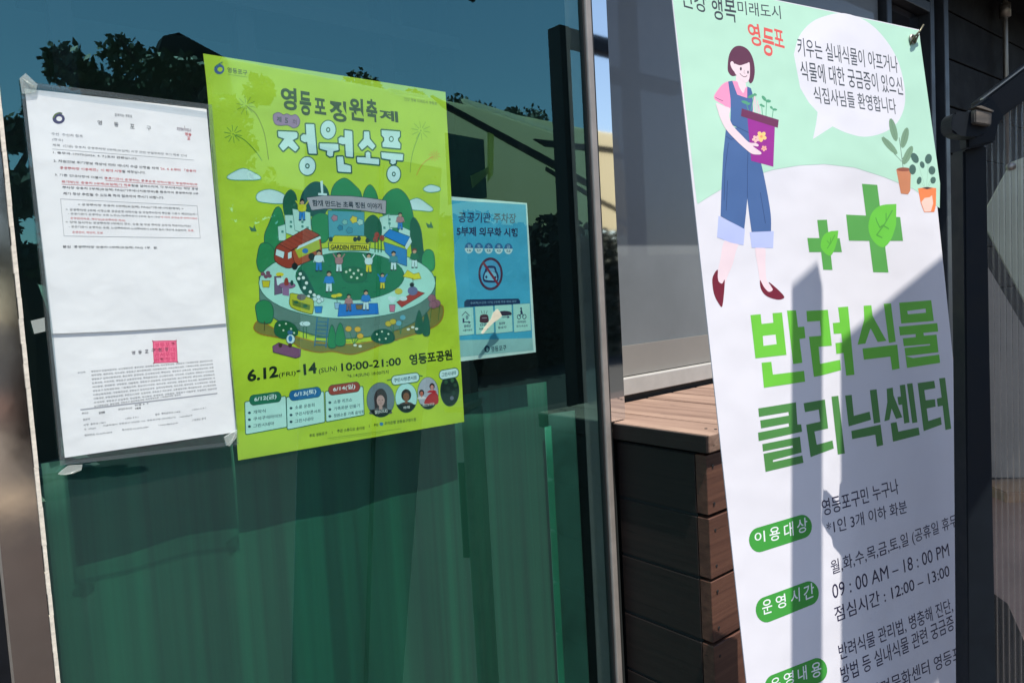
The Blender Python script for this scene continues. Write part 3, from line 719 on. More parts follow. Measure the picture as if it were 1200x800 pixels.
ik.poly([(638, 478), (661, 474), (685, 477), (684, 520), (680, 537), (654, 538), (645, 515)], (243, 134, 76)); ik.poly([(646, 513), (655, 502), (668, 500), (674, 495), (677, 515), (671, 536), (655, 537)], (247, 206, 190)); ik.poly([(648, 477), (661, 474), (676, 477), (661, 480)], (70, 45, 40))
ik.done('potted_plant_print', m_banner, bn)
F2 = TR(930, 190, .175); ik.T = F2
CG = (88, 164, 76); LG = (106, 200, 62)
ik.poly([(450, 148), (553, 155), (628, 740), (525, 738)], CG); ik.poly([(343, 354), (472, 360), (474, 529), (362, 528)], CG); ik.poly([(560, 362), (708, 370), (727, 528), (600, 529)], CG); ik.poly([(471.5, 360), (561, 362), (601, 529), (473, 529)], CG)
ik.poly(smooth([(680, 420), (645, 520), (592, 572), (535, 540), (500, 480), (494, 415), (515, 345), (560, 300), (610, 286)], 5, False)+[(682, 282)], LG)
for ln in ([(655, 325), (600, 420), (548, 490), (585, 508)], [(600, 420), (570, 440), (550, 400), (542, 375)], [(612, 345), (612, 400)], [(590, 425), (630, 448)]): ik.line(ln, 1.6, (80, 160, 60))
ik.done('cross_print', m_banner, bn)
ik.poly([(150, 390), (215, 388), (252, 723), (190, 722)], CG); ik.poly([(84, 510), (300, 512), (315, 604), (97, 604)], CG)
ik.poly(smooth([(285, 520), (262, 595), (236, 628), (198, 608), (174, 570), (180, 520), (205, 480), (245, 464)], 5, False)+[(291, 461)], LG)
for ln in ([(268, 490), (240, 545), (216, 580)], [(236, 550), (214, 528)], [(240, 510), (238, 540)]): ik.line(ln, 1., (80, 160, 60))
ik.done('cross_print', m_banner, bn)
# big title
G1 = (112, 200, 62); WH = (226, 224, 230); DG = (78, 138, 70)
ik.T = TR(870, 350, .13746)
ik.poly([(64, 140), (150, 132), (158, 215), (257, 205), (250, 124), (330, 118), (368, 478), (106, 508)], G1); ik.poly([(168, 318), (275, 306), (285, 387), (174, 402)], WH)
ik.poly([(372, 102), (448, 100), (502, 546), (424, 556)], G1); ik.poly([(462, 242), (518, 238), (528, 336), (476, 344)], G1)
ik.poly([(158, 545), (240, 537), (254, 646), (516, 614), (526, 706), (178, 758)], G1)
ik.poly([(536, 105), (718, 96), (752, 400), (640, 410), (660, 655), (600, 666), (558, 325), (660, 316), (652, 190), (543, 197)], G1); ik.poly([(648, 556), (822, 520), (830, 608), (652, 656)], G1)
ik.poly([(805, 75), (890, 68), (944, 648), (874, 655)], G1); ik.poly([(760, 208), (824, 202), (832, 296), (768, 300)], G1); ik.poly([(782, 378), (846, 372), (856, 462), (790, 470)], G1)
ik.T = TR(990, 340, .13746)
ik.poly([(150, 134), (216, 130), (226, 215), (240, 245), (345, 432), (270, 442), (212, 330), (206, 332), (165, 455), (98, 464), (155, 250)], G1)
ik.poly([(322, 117), (384, 113), (425, 440), (366, 450)], G1); ik.poly([(140, 498), (438, 464), (458, 668), (394, 680), (378, 566), (152, 592)], G1)
ik.poly([(455, 108), (732, 86), (754, 262), (472, 285)], G1); ik.poly([(524, 178), (682, 158), (686, 192), (530, 206)], WH)
ik.poly([(452, 312), (784, 280), (792, 352), (664, 364), (668, 388), (778, 378), (794, 528), (512, 562), (575, 578), (800, 548), (808, 618), (522, 662), (500, 492), (722, 470), (720, 458), (494, 478), (486, 410), (598, 400), (596, 374), (462, 386)], G1)
ik.done('title_first_line', m_banner, bn)
ik.T = TR(880, 450, .13746)
ik.poly([(58, 206), (376, 154), (388, 342), (420, 342), (428, 404), (62, 484), (56, 412), (318, 360), (314, 332), (82, 376), (74, 308), (316, 266), (312, 236), (64, 278)], DG)
ik.poly([(92, 510), (410, 446), (424, 580), (182, 645), (182, 662), (430, 606), (440, 668), (120, 746), (102, 592), (350, 540), (348, 520), (98, 572)], DG)
ik.poly([(440, 162), (620, 130), (648, 376), (532, 402), (552, 515), (685, 478), (696, 546), (500, 620), (462, 345), (582, 318), (568, 216), (452, 238)], DG)
ik.poly([(676, 106), (734, 98), (790, 588), (730, 598)], DG)
ik.T = TR(990, 435, .13757)
ik.poly([(-8, 206), (48, 200), (66, 378), (200, 342), (212, 412), (22, 468)], DG); ik.poly([(202, 160), (260, 152), (292, 432), (236, 444)], DG); ik.poly([(44, 506), (294, 452), (316, 626), (262, 640), (248, 538), (52, 576)], DG)
ik.poly([(346, 148), (398, 138), (405, 205), (480, 390), (426, 404), (388, 315), (370, 412), (326, 424), (352, 260)], DG)
ik.poly([(458, 118), (504, 112), (542, 434), (496, 444), (478, 282), (448, 286), (438, 218), (468, 214)], DG); ik.poly([(520, 106), (568, 100), (610, 432), (566, 440)], DG)
ik.poly([(380, 440), (430, 430), (446, 512), (620, 476), (630, 540), (400, 598)], DG)
ik.poly([(612, 100), (756, 80), (766, 142), (670, 160), (682, 246), (762, 236), (768, 300), (690, 316), (704, 422), (812, 388), (820, 452), (664, 508)], DG)
ik.poly([(798, 60), (850, 54), (902, 488), (852, 498), (828, 292), (786, 300), (778, 232), (820, 222)], DG)
ik.done('title_second_line', m_banner, bn)
# details
ik.T = TR(840, 560, .3)
INK = (38, 34, 66); PG = (64, 156, 62)
def pill(xa, ya, xb, yb, ra, rb):
    pts = []
    al = math.atan2(yb-ya, xb-xa)
    for k in range(13): t = math.pi/2+al+math.pi*k/12; pts.append((xa+ra*math.cos(t)*.82, ya+ra*math.sin(t)))
    for k in range(13): t = -math.pi/2+al+math.pi*k/12; pts.append((xb+rb*math.cos(t)*.82, yb+rb*math.sin(t)))
    ik.poly(pts, PG); ik.done('heading_pill', m_banner, bn)
pill(164, 240, 330, 188, 48, 46); pill(192, 512, 356, 448, 50, 47); pill(228, 816, 388, 748, 52, 48)
for s_, p in (('이', (148, 255, 188, 246, 145, 212)), ('용', (206, 248, 246, 238, 202, 194)), ('대', (262, 236, 298, 222, 258, 180)), ('상', (312, 218, 352, 206, 308, 162)),
              ('운', (178, 534, 216, 522, 174, 478)), ('영', (232, 512, 270, 500, 226, 460)), ('시', (288, 492, 322, 478, 286, 438)), ('간', (338, 478, 378, 460, 334, 422)),
              ('운', (212, 835, 248, 820, 208, 785)), ('영', (262, 812, 300, 797, 258, 762)), ('내', (316, 796, 350, 782, 312, 740)), ('용', (368, 782, 406, 768, 364, 724))):
    ik.text(s_, (p[0], p[1]), (p[2], p[3]), (p[4], p[5]), (236, 240, 240), .008, 3); ik.done('pill_letter', m_banner, bn)
B_ = .004
ik.text('영등포구민 누구나', (412, 148), (708, 60), (403, 84), INK, B_, 3); ik.done('details_line', m_banner, bn)
ik.text('*1인 3개 이하 화분', (428, 222), (740, 134), (422, 168), INK, B_, 3); ik.done('details_line', m_banner, bn)
ik.text('월,화,수,목,금,토,일 (공휴일 휴무)', (446, 386), (950, 190), (438, 322), INK, B_, 3); ik.done('details_line', m_banner, bn)
ik.text('09 : 00 AM – 18 : 00 PM', (450, 470), (906, 302), (444, 415), INK, .0, 3); ik.done('details_line', m_banner, bn)
ik.text('점심시간 : 12:00 – 13:00', (460, 562), (908, 384), (452, 502), INK, B_, 3); ik.done('details_line', m_banner, bn)
ik.text('반려식물 관리법, 병충해 진단, 분', (478, 712), (960, 506), (468, 648), INK, B_, 3); ik.done('details_line', m_banner, bn)
ik.text('방법 등 실내식물 관련 궁금증 상담', (486, 800), (995, 556), (476, 734), INK, B_, 3); ik.done('details_line', m_banner, bn)
ik.text('반려문화센터 영등포점', (600, 868), (985, 690), (592, 808), INK, B_, 3); ik.done('details_line', m_banner, bn)
# grommet and wire twist
cA = BS.w(*BS.at(1068, 47), .002)
m_wire = mat('brass_wire', (.12, .11, .07), .4, .6)
bm = bmesh.new(); pts = [Vector(cA)+Vector(BS.e1)*(.0055*math.cos(t))+Vector(BS.e2)*(.0055*math.sin(t)) for t in [2*math.pi*k/16 for k in range(17)]]
tube_bm(bm, pts, .002, 6); finish(bm, 'grommet', m_alu, bn, smooth=True)
tube('wire_tie', [tuple(BS.w(*BS.at(*p), h)) for p, h in (((1066, 54), -.002), ((1066, 46), .007), ((1070, 44), .008), ((1069, 52), .004), ((1065, 47), .008), ((1071, 40), .009), ((1073, 34), .012))], .0014, m_wire, bn, 6)
tube('stand_pole', [tuple(BS.w(.225, -.02, -.009)), tuple(BS.w(.225, -1.46, -.02))], .006, m_black, bn, 8)
for sx in (-1, 1): tube('stand_leg', [tuple(BS.w(.225, -1.4, -.018)), tuple(np.array([*(BS.w(.225+sx*.2, -1.5, -.02)[:2]), .01]))], .005, m_black, bn, 8)
tube('stand_strut', [tuple(BS.w(.225, -1.38, -.02)), tuple(np.array([*(BS.w(.225, -1.5, -.09)[:2]), .01]))], .005, m_black, bn, 8)

# ================================================================== GREEN FESTIVAL POSTER (behind the glass)
PS = wall(.0115)
fp = thing('festival_poster', 'lime green garden festival poster behind the glass between notice and blue poster', 'poster', (.42, .0145, 1.1))
ik = Ink(PS, (184, 231, 230), base=1.5e-4, cut=.02)
pc = [PS.at(238, 63), PS.at(522, 108), PS.at(544, 494), PS.at(280, 539)]
LIME = ik.col((158, 210, 54))
paper('paper', PS, pc, .0003, m_poster, fp, LIME, 40, 56,
      edge=lambda s, t: (.0022*math.exp(-((t-.53)/.04)**2)*(s > .9)*(-1)+.0012*math.sin(t*17)*(s < .05), 0))
PB = TR(230, 50, .3125); ik.T = PB
OL = (28, 92, 80); CY = (176, 232, 232)
ik.ell(86, 100, 19, 19, (56, 92, 150), n=20); ik.ell(89, 101, 10, 9, (158, 206, 50), n=14); ik.line([(72, 92), (86, 80), (98, 74)], 1.2, (70, 130, 100))
ik.text('영등포구', (117, 112), (192, 124), (116, 92), (50, 66, 60), .01); ik.line([(118, 119), (192, 130)], .35, (90, 140, 60))
ik.text('건강 행복 미래도시 영등포', (780, 218), (903, 236), (779, 205), (92, 120, 50), .004, 1)
# fireworks
def burst(x, y, r, c, n=10):
    for i in range(n):
        a = i*2*math.pi/n+.2; ik.line([(x+r*.3*math.cos(a), y+r*.3*math.sin(a)), (x+r*math.cos(a), y+r*math.sin(a))], .55, c)
    ik.ell(x, y, 2.5, 2.5, c, n=8)
TC = (44, 130, 62)
burst(186, 236, 36, (100, 150, 62)); burst(138, 343, 34, TC); burst(842, 330, 36, (100, 160, 50)); burst(893, 424, 21, (196, 140, 40))
for ln, c in (([(190, 240), (225, 270), (255, 340), (271, 438)], (96, 116, 40)), ([(142, 346), (180, 365), (220, 405), (246, 442)], TC), ([(840, 335), (818, 390), (806, 440), (802, 486)], (90, 150, 60)), ([(888, 428), (856, 448), (836, 475), (826, 497)], (190, 150, 40))): ik.line(smooth(ln, 4, False), .7, c)
# titles, letter by letter (crop at 320,90)
ik.T = TR(320, 90, .16252)
def glyph(ch, x0, y0, x1, y1, c, off, sk=.10, out=None, oo=.09):
    # x0,y0 = top left of the ink, x1,y1 = bottom right; sk shears with the page
    w_ = x1-x0
    sh_ = .14
    if out: 
        e = oo; ik.text(ch, (x0-2-e*40, y1-w_*sh_+e*60), (x1-2+e*40, y1+e*60), (x0-8-e*40, y0-e*60), out, off+.045, 3)
    ik.text(ch, (x0-2, y1-w_*sh_), (x1-2, y1), (x0-8, y0), c, off, 3)
K1 = (22, 40, 30)
for ch, a in (('영', (60, 68, 176, 250)), ('등', (196, 100, 280, 286)), ('포', (302, 150, 386, 278)), ('정', (412, 162, 534, 334)), ('원', (552, 146, 658, 326)), ('축', (676, 156, 756, 332)), ('제', (770, 232, 906, 332))):
    glyph(ch, *a, K1, .034)
ik.blob([(4, 320), (2, 275), (40, 258), (75, 275), (100, 268), (130, 280), (165, 275), (192, 310), (185, 350), (150, 370), (110, 352), (85, 350), (55, 352), (20, 345)], (140, 116, 168), (100, 76, 128), .8)
ik.text('제', (25, 325), (60, 330), (25, 285), (60, 40, 90), .03); ik.text('5', (85, 335), (108, 338), (85, 295), (60, 40, 90), .03); ik.text('회', (138, 342), (172, 348), (138, 305), (110, 80, 130), .03)
# hollow-eyed rounded letters of the big cyan title
def outl(pts_list, rings=()):
    for p in pts_list: ik.line(list(p)+[p[0]], 3.0, OL)
    for p in pts_list: ik.poly(p, CY)
def sm(p): return smooth(p, 3)
shapes = [
 [(36, 394), (168, 400), (176, 412), (174, 440), (140, 458), (184, 512), (160, 540), (110, 500), (72, 535), (44, 500), (82, 448), (38, 432)],
 [(236, 342), (296, 344), (314, 556), (258, 554), (246, 470), (226, 472), (202, 458), (200, 432), (216, 416), (240, 418)],
 [(336, 482), (470, 486), (472, 530), (434, 538), (430, 572), (408, 576), (388, 562), (390, 534), (336, 518)],
 [(516, 386), (570, 394), (576, 580), (526, 574), (520, 486), (500, 488), (474, 478), (472, 446), (490, 434), (516, 440)],
 [(460, 578), (504, 576), (510, 630), (560, 644), (562, 690), (468, 684)],
 [(656, 396), (692, 396), (696, 448), (738, 500), (716, 526), (680, 494), (640, 528), (616, 494), (654, 450)],
 [(604, 580), (668, 582), (668, 550), (684, 540), (700, 550), (702, 588), (764, 594), (764, 634), (608, 618)],
 [(782, 386), (914, 396), (914, 430), (900, 446), (902, 464), (918, 486), (916, 518), (790, 506), (788, 480), (802, 462), (800, 440), (784, 422)],
 [(780, 546), (938, 560), (934, 604), (886, 602), (884, 624), (862, 634), (846, 622), (848, 600), (784, 588)]]
for p in shapes: ik.line(list(p)+[p[0]], 3.4, OL)
for p in shapes: ik.poly(p, CY)
for cx, cy, rx, ry in ((247, 644, 60, 68), (397, 383, 56, 68), (870, 702, 50, 62)):
    ik.ell(cx, cy, rx+4, ry+4, OL, n=30); ik.ell(cx, cy, rx-3, ry-3, CY, n=30); ik.ell(cx, cy, rx*.28, ry*.28, OL, n=16)
    ik.ell(cx, cy, rx*.14, ry*.14, CY, n=12)
ik.ell(852, 450, 18, 22, OL, n=16); ik.ell(852, 450, 11, 14, CY, n=14)
ik.done('title_print', m_poster, fp)

# illustration (crop at 260,180 x .3)
ik.T = TR(260, 180, .3)
GD_, GM, GL_ = (24, 96, 72), (36, 136, 84), (48, 150, 96)
TE = (22, 84, 78)
def bush(pts, c, ln=OL): ik.blob(pts, c, ln, .8, 4)
def cloud(pts): ik.blob(pts, CY, (70, 160, 150), .8, 4)
cloud([(20, 90), (50, 70), (85, 58), (120, 72), (150, 90), (145, 102), (90, 104), (35, 102)])
cloud([(134, 165), (150, 148), (190, 140), (240, 158), (260, 190), (220, 196), (170, 192), (140, 185)])
cloud([(788, 135), (815, 122), (850, 132), (850, 146), (815, 152), (792, 146)])
cloud([(728, 190), (755, 175), (775, 178), (800, 195), (824, 215), (815, 226), (770, 222), (740, 218)])
for x, y in ((122, 292), (812, 278)): ik.poly([(x-16, y-8), (x, y), (x+4, y-14), (x+14, y+12), (x-8, y+12)], (60, 120, 90))
# brown earth rim
ik.blob([(124, 680), (150, 650), (220, 690), (400, 740), (600, 730), (760, 640), (850, 590), (866, 620), (850, 660), (800, 690), (720, 715), (640, 740), (560, 770), (500, 784), (430, 772), (380, 776), (310, 760), (260, 725), (210, 716), (150, 704)], (112, 128, 62), (150, 124, 40), 1.2, 4)
# background trees
bush([(165, 330), (185, 270), (210, 212), (235, 225), (250, 330), (230, 430), (180, 420)], GM)
bush([(245, 240), (240, 180), (265, 142), (290, 165), (292, 235), (270, 280)], GD_)
bush([(310, 220), (312, 160), (345, 118), (380, 112), (412, 140), (420, 200), (380, 250)], TE)
bush([(425, 170), (440, 120), (480, 96), (520, 125), (545, 160), (540, 230), (440, 230)], GM)
bush([(552, 180), (560, 140), (580, 122), (602, 150), (608, 190), (580, 220)], GM)
bush([(620, 200), (650, 150), (690, 138), (725, 170), (745, 230), (755, 330), (700, 340), (640, 260)], GM)
bush([(735, 290), (750, 250), (775, 290), (785, 360), (790, 450), (750, 430)], GD_)
bush([(138, 400), (150, 355), (180, 350), (205, 380), (208, 440), (190, 460), (150, 462), (136, 430)], GM)
bush([(782, 400), (800, 375), (825, 385), (832, 430), (825, 455), (795, 462), (782, 440)], GL_)
# wall drum + top terrace
ik.poly([(145, 480)]+smooth([(148, 590), (200, 640), (300, 690), (430, 720), (560, 716), (680, 690), (780, 640), (832, 575)], 5, False)+[(835, 480)], (84, 134, 124), OL, .8)
terr = ell(489, 505, 345, 140, 44)
ik.poly(terr, (150, 226, 212), OL, .8)
for y0 in (0, 1, 2, 3):
    for k in range(9):
        x = 215+k*62+17*(y0 % 2); yy = 630+y0*22+70*(1-((x-489)/345)**2)**.5*.55; ik.line([(x, yy), (x+22, yy+1)], .35, (60, 108, 100))
ik.ell(500, 478, 212, 94, (28, 122, 84), OL, .8, 40)
for x, y in ((380, 526), (415, 440), (470, 470), (560, 500), (640, 470), (350, 480), (590, 540), (470, 525), (660, 430)): ik.line([(x, y), (x+12, y-1)], .7, (14, 84, 66))
# white city blocks
for q in ([(218, 285), (250, 275), (250, 340), (222, 340)], [(245, 240), (290, 240), (300, 330), (250, 310)], [(275, 215), (345, 230), (350, 320), (285, 300)], [(615, 250), (655, 235), (670, 320), (625, 330)], [(650, 240), (690, 240), (700, 290), (655, 290)], [(690, 280), (735, 300), (735, 330), (690, 320)]): ik.poly(q, (160, 226, 214), (60, 130, 120), .6)
for x, y in ((265, 262), (265, 280), (310, 262), (310, 280), (330, 285), (232, 300), (650, 252), (650, 268), (630, 285)): ik.poly([(x, y), (x+9, y+1), (x+9, y+10), (x, y+9)], (60, 140, 130))
# inner trees by the stage
bush([(352, 290), (352, 250), (385, 232), (418, 248), (424, 300), (405, 345), (365, 340)], GM)
bush([(560, 330), (558, 270), (590, 240), (620, 270), (622, 320), (600, 345)], GD_)
# stage
ik.poly([(414, 222), (556, 228), (556, 330), (418, 330)], (70, 160, 176), OL, .6)
for x, y, r, c in ((440, 252, 14, (150, 120, 140)), (480, 268, 12, (110, 190, 180)), (515, 258, 16, (190, 200, 60)), (540, 268, 14, (140, 210, 200)), (462, 290, 12, (40, 130, 160)), (498, 300, 14, (60, 150, 170))): ik.blob([(x+r*math.cos(t)*(1 if k % 2 else .75), y+r*math.sin(t)*(1 if k % 2 else .75)) for k, t in enumerate([i*.6283 for i in range(10)])], c, (40, 80, 90), .4, 2)
ik.poly([(415, 348), (440, 320), (560, 322), (580, 350), (575, 380), (417, 378)], (176, 206, 40), OL, .7)
ik.poly([(417, 350), (576, 352), (574, 379), (419, 377)], (186, 212, 44), OL, .6)
ik.text('GARDEN FESTIVAL', (424, 374), (571, 376), (424, 356), (14, 26, 20), .035, 2)
for x, y in ((425, 335), (568, 340), (520, 335), (535, 332)): ik.ell(x, y, 8, 10, (30, 60, 60), n=12)
# banner ribbon
ik.poly([(330, 172), (400, 164), (500, 166), (580, 174), (642, 184), (640, 236), (560, 224), (480, 216), (400, 216), (350, 222)], (150, 168, 176), (60, 70, 90), .7)
ik.text('함께 만드는 초록 정원 이야기', (354, 205), (624, 218), (352, 180), (24, 40, 60), .028, 2)
ik.poly([(384, 108), (394, 106), (396, 158), (388, 158)], CY); ik.poly([(376, 154), (410, 156), (410, 164), (376, 163)], CY)
# food truck
BRN = (138, 62, 44)
ik.blob([(206, 385), (215, 360), (240, 350), (285, 370), (290, 400), (280, 440), (250, 446), (208, 420)], BRN, (70, 30, 26), .8, 3)
ik.poly([(222, 352), (330, 292), (382, 318), (270, 378)], (140, 66, 46), (70, 30, 26), .8)
for k in range(6): ik.line([(235+k*18, 347-k*9), (285+k*16, 372-k*9)], .5, (100, 44, 34))
ik.poly([(272, 380), (384, 322), (392, 398), (290, 440), (282, 420)], (150, 80, 50), (70, 30, 26), .7)
ik.poly([(284, 374), (378, 330), (384, 372), (300, 408)], (150, 190, 60)); ik.poly([(300, 360), (384, 322), (386, 332), (290, 376)], CY)
ik.poly([(212, 372), (245, 384), (240, 410), (208, 396)], CY, (70, 30, 26), .5); ik.poly([(258, 388), (272, 382), (272, 406), (258, 412)], CY)
ik.ell(350, 402, 13, 14, (20, 34, 34), n=14); ik.ell(284, 440, 12, 14, (20, 34, 34), n=14); ik.ell(325, 380, 12, 10, (40, 120, 190), n=12)
# blue stall
ik.poly([(630, 320), (655, 295), (735, 325), (715, 362)], (24, 128, 204), (20, 70, 100), .7); ik.poly([(715, 362), (735, 325), (742, 345), (720, 378)], CY)
ik.poly([(632, 345), (722, 375), (722, 440), (680, 425), (638, 385)], (40, 130, 190), (20, 70, 100), .6)
for x, y in ((605, 318), (600, 335), (625, 330)): ik.ell(x, y, 10, 12, (140, 70, 60), n=10)
for x in (598, 610, 622): ik.line([(x, 385), (x, 335)], 1.4, (26, 104, 70))
# people
def person(x, y, h, top, pants, hair=(18, 24, 34), arms=False, skin=(170, 160, 130)):
    ik.poly([(x-h*.13, y-h*.45), (x+h*.13, y-h*.45), (x+h*.15, y), (x+h*.03, y), (x, y-h*.3), (x-h*.03, y), (x-h*.15, y)], pants, (20, 50, 60), .35)
    ik.blob([(x-h*.17, y-h*.42), (x-h*.2, y-h*.7), (x-h*.08, y-h*.76), (x+h*.08, y-h*.76), (x+h*.2, y-h*.7), (x+h*.17, y-h*.42)], top, (20, 50, 60), .4, 2)
    if arms:
        ik.line([(x-h*.15, y-h*.7), (x-h*.3, y-h*.92)], 1.4, top); ik.line([(x+h*.15, y-h*.7), (x+h*.3, y-h*.92)], 1.4, top)
    else:
        ik.line([(x-h*.18, y-h*.68), (x-h*.24, y-h*.42)], 1.1, top); ik.line([(x+h*.18, y-h*.68), (x+h*.24, y-h*.42)], 1.1, top)
    ik.ell(x, y-h*.85, h*.1, h*.11, skin, n=12); ik.poly([(x-h*.12, y-h*.83), (x-h*.11, y-h*.97), (x, y-h*1.02), (x+h*.11, y-h*.97), (x+h*.12, y-h*.86), (x, y-h*.93)], hair)
    ik.ell(x-h*.1, y, h*.07, h*.035, (20, 26, 34), n=8); ik.ell(x+h*.1, y, h*.07, h*.035, (20, 26, 34), n=8)
BL = (36, 128, 204); YL = (190, 208, 44); PK = (150, 126, 130)
person(313, 260, 82, (178, 206, 44), BL, arms=True); person(696, 296, 66, PK, BL)
person(378, 458, 82, CY, BL); person(457, 462, 76, PK, CY, arms=True); person(573, 464, 76, CY, YL, arms=True); person(670, 455, 74, (60, 140, 150), CY)
person(418, 540, 82, BL, CY, hair=(14, 40, 40)); person(627, 528, 62, BL, YL, arms=True); person(752, 445, 74, (30, 110, 80), CY, hair=(110, 60, 50))
# flower beds
bush([(296, 500), (298, 462), (318, 458), (338, 490), (362, 545), (350, 562), (318, 545)], (16, 84, 70))
for x, y in ((306, 470), (300, 488), (318, 485), (330, 505), (322, 524), (345, 540), (338, 558), (360, 552)): ik.ell(x, y, 6.5, 6.5, (190, 234, 226), n=10)
bush([(470, 480), (475, 450), (515, 442), (558, 455), (565, 480), (550, 500), (490, 502)], (24, 110, 72))
for x, y in ((485, 462), (500, 455), (515, 468), (532, 456), (545, 472), (505, 482), (528, 486)): ik.ell(x, y, 5, 5, (180, 226, 200), n=9)
# table corner, counter, pots
ik.ell(226, 472, 16, 8, YL, n=12); ik.poly([(205, 480), (230, 478), (235, 545), (205, 552)], (96, 92, 120), (40, 40, 70), .5); ik.poly([(212, 485), (240, 485), (238, 512), (216, 514)], CY)
ik.ell(255, 515, 32, 12, (126, 100, 136), (50, 40, 70), .5); ik.poly([(236, 522), (262, 524), (262, 556), (236, 552)], (126, 110, 150)); ik.blob([(245, 490), (256, 486), (260, 512), (244, 512)], (130, 60, 50)); ik.ell(273, 505, 6, 11, (20, 70, 66), n=10)
ik.blob([(265, 560), (275, 545), (350, 566), (358, 578), (355, 620), (340, 625), (270, 600)], (160, 190, 50), (70, 90, 30), .7, 3); ik.poly([(274, 570), (345, 592), (342, 612), (276, 592)], (90, 130, 50)); ik.ell(310, 560, 18, 13, (100, 110, 110), n=12)
for x, y in ((290, 580), (325, 595)): ik.ell(x, y, 9, 6, (30, 100, 70), n=10)
def pot(x, y, c, w_=16, h_=26): ik.poly([(x-w_, y), (x+w_, y), (x+w_*.75, y+h_), (x-w_*.75, y+h_)], c, (20, 60, 70), .5)
pot(172, 496, (180, 196, 40)); [ik.ell(172+dx_, 478+dy_, 9, 8, (110, 80, 100), n=10) for dx_, dy_ in ((-12, -8), (8, -12), (0, 2), (14, 0))]
pot(377, 596, BL); [ik.ell(377+dx_, 572+dy_, 9, 9, CY, (40, 90, 90), .4, 10) for dx_, dy_ in ((-14, -4), (0, -12), (12, -2), (2, 4))]
pot(451, 582, (130, 190, 220), 12, 24); ik.ell(440, 556, 14, 7, YL, n=10); ik.ell(458, 552, 12, 7, YL, n=10); ik.line([(450, 582), (448, 558)], .8, GD_)
pot(665, 590, (170, 110, 140), 12, 28); [ik.ell(665+dx_, 570+dy_, 9, 8, CY, n=10) for dx_, dy_ in ((-8, -6), (8, -4), (0, 6))]
# rugs
ik.poly([(458, 588), (608, 584), (612, 626), (452, 636)], (30, 122, 206), (16, 70, 130), .5)
person(495, 614, 66, PK, (110, 96, 110)); person(562, 610, 78, BL, CY); pot(536, 590, (120, 110, 60), 14, 18)
ik.poly([(682, 580), (760, 535), (792, 545), (702, 600)], (150, 56, 48), (80, 30, 30), .5)
ik.ell(745, 536, 20, 18, (90, 110, 150), n=12); ik.ell(742, 512, 9, 9, (20, 30, 40), n=10); ik.ell(708, 566, 16, 9, CY, n=12); ik.ell(690, 538, 16, 12, (170, 190, 70), n=12)
ik.poly([(706, 480), (725, 455), (748, 470), (770, 465), (778, 488), (748, 492), (735, 486)], (200, 214, 40), (110, 120, 20), .5); ik.line([(745, 486), (748, 520)], .7, (40, 60, 60))
# foreground plants in front of the drum
bush([(135, 630), (132, 590), (160, 572), (190, 582), (202, 620), (190, 660), (145, 658)], GM); ik.line([(166, 655), (166, 690)], 1., (60, 70, 40))
bush([(204, 690), (212, 660), (245, 652), (285, 670), (295, 705), (250, 722), (215, 712)], (20, 100, 60))
for x, y in ((225, 670), (250, 664), (240, 690), (270, 684), (282, 700)): ik.ell(x, y, 4, 4, (180, 226, 200), n=8)
for x in (318, 330): ik.line([(x, 720), (x, 672)], 1., (30, 100, 70)); ik.ell(x, 664, 16, 10, CY, (60, 120, 110), .4, 12)
ik.line([(372, 640), (362, 752)], 1.4, (30, 110, 150)); ik.line([(415, 644), (406, 756)], 1.4, (30, 110, 150))
for k in range(7): ik.line([(370-k*1.5, 655+k*15), (413-k*1.3, 658+k*15)], 1., (30, 110, 150))
for x, w_, t_ in ((430, 17, 668), (462, 20, 660), (770, 16, 612), (798, 14, 620)): bush([(x-w_, t_+80), (x-w_*.7, t_+30), (x, t_), (x+w_*.7, t_+30), (x+w_, t_+80), (x, t_+92)], GM if x < 700 else GD_)
for x, y in ((494, 684), (530, 686), (540, 712)): ik.line([(x, y), (515, 745)], .8, (30, 120, 70)); ik.ell(x, y, 13, 11, (196, 180, 60), (100, 100, 30), .4, 10)
bush([(585, 725), (595, 695), (635, 685), (668, 700), (672, 730), (630, 742)], (16, 90, 70))
for x, y in ((605, 705), (625, 695), (650, 704), (640, 722), (615, 726)): ik.ell(x, y, 4, 4, (180, 226, 200), n=8)
for x, y in ((650, 664), (668, 656)): ik.line([(x, y), (672, 700)], .8, (30, 120, 70)); ik.ell(x, y, 13, 11, (180, 190, 60), (100, 110, 30), .4, 10)
for x, y in ((690, 662), (706, 640)): ik.line([(x, y), (698, 705)], .8, (30, 120, 90)); ik.ell(x, y, 11, 10, (90, 180, 200), n=10)
for x, y in ((728, 686), (745, 678), (760, 684), (520, 748), (540, 752)): ik.ell(x, y, 7, 5, (190, 232, 220), n=8)
for x, y in ((820, 565), (838, 585), (824, 590)): ik.ell(x, y, 16, 15, (132, 104, 120), (90, 60, 80), .4, 12)
for x, y in ((812, 620), (845, 610)): ik.line([(x, y+40), (x+6, y-20)], .8, (40, 110, 60))
# planter with a small figure
ik.poly([(198, 752), (222, 738), (308, 764), (306, 792), (288, 798), (200, 775)], (110, 84, 118), (60, 40, 80), .6)
ik.ell(268, 724, 17, 19, CY, (30, 80, 110), .6, 16); ik.ell(267, 722, 8, 12, (40, 120, 180), n=12); ik.ell(266, 698, 11, 9, (50, 110, 150), n=10)
for x in (228, 266): ik.ell(x, 748, 8, 9, (60, 50, 40), n=8)
ik.done('festival_illustration', m_poster, fp)

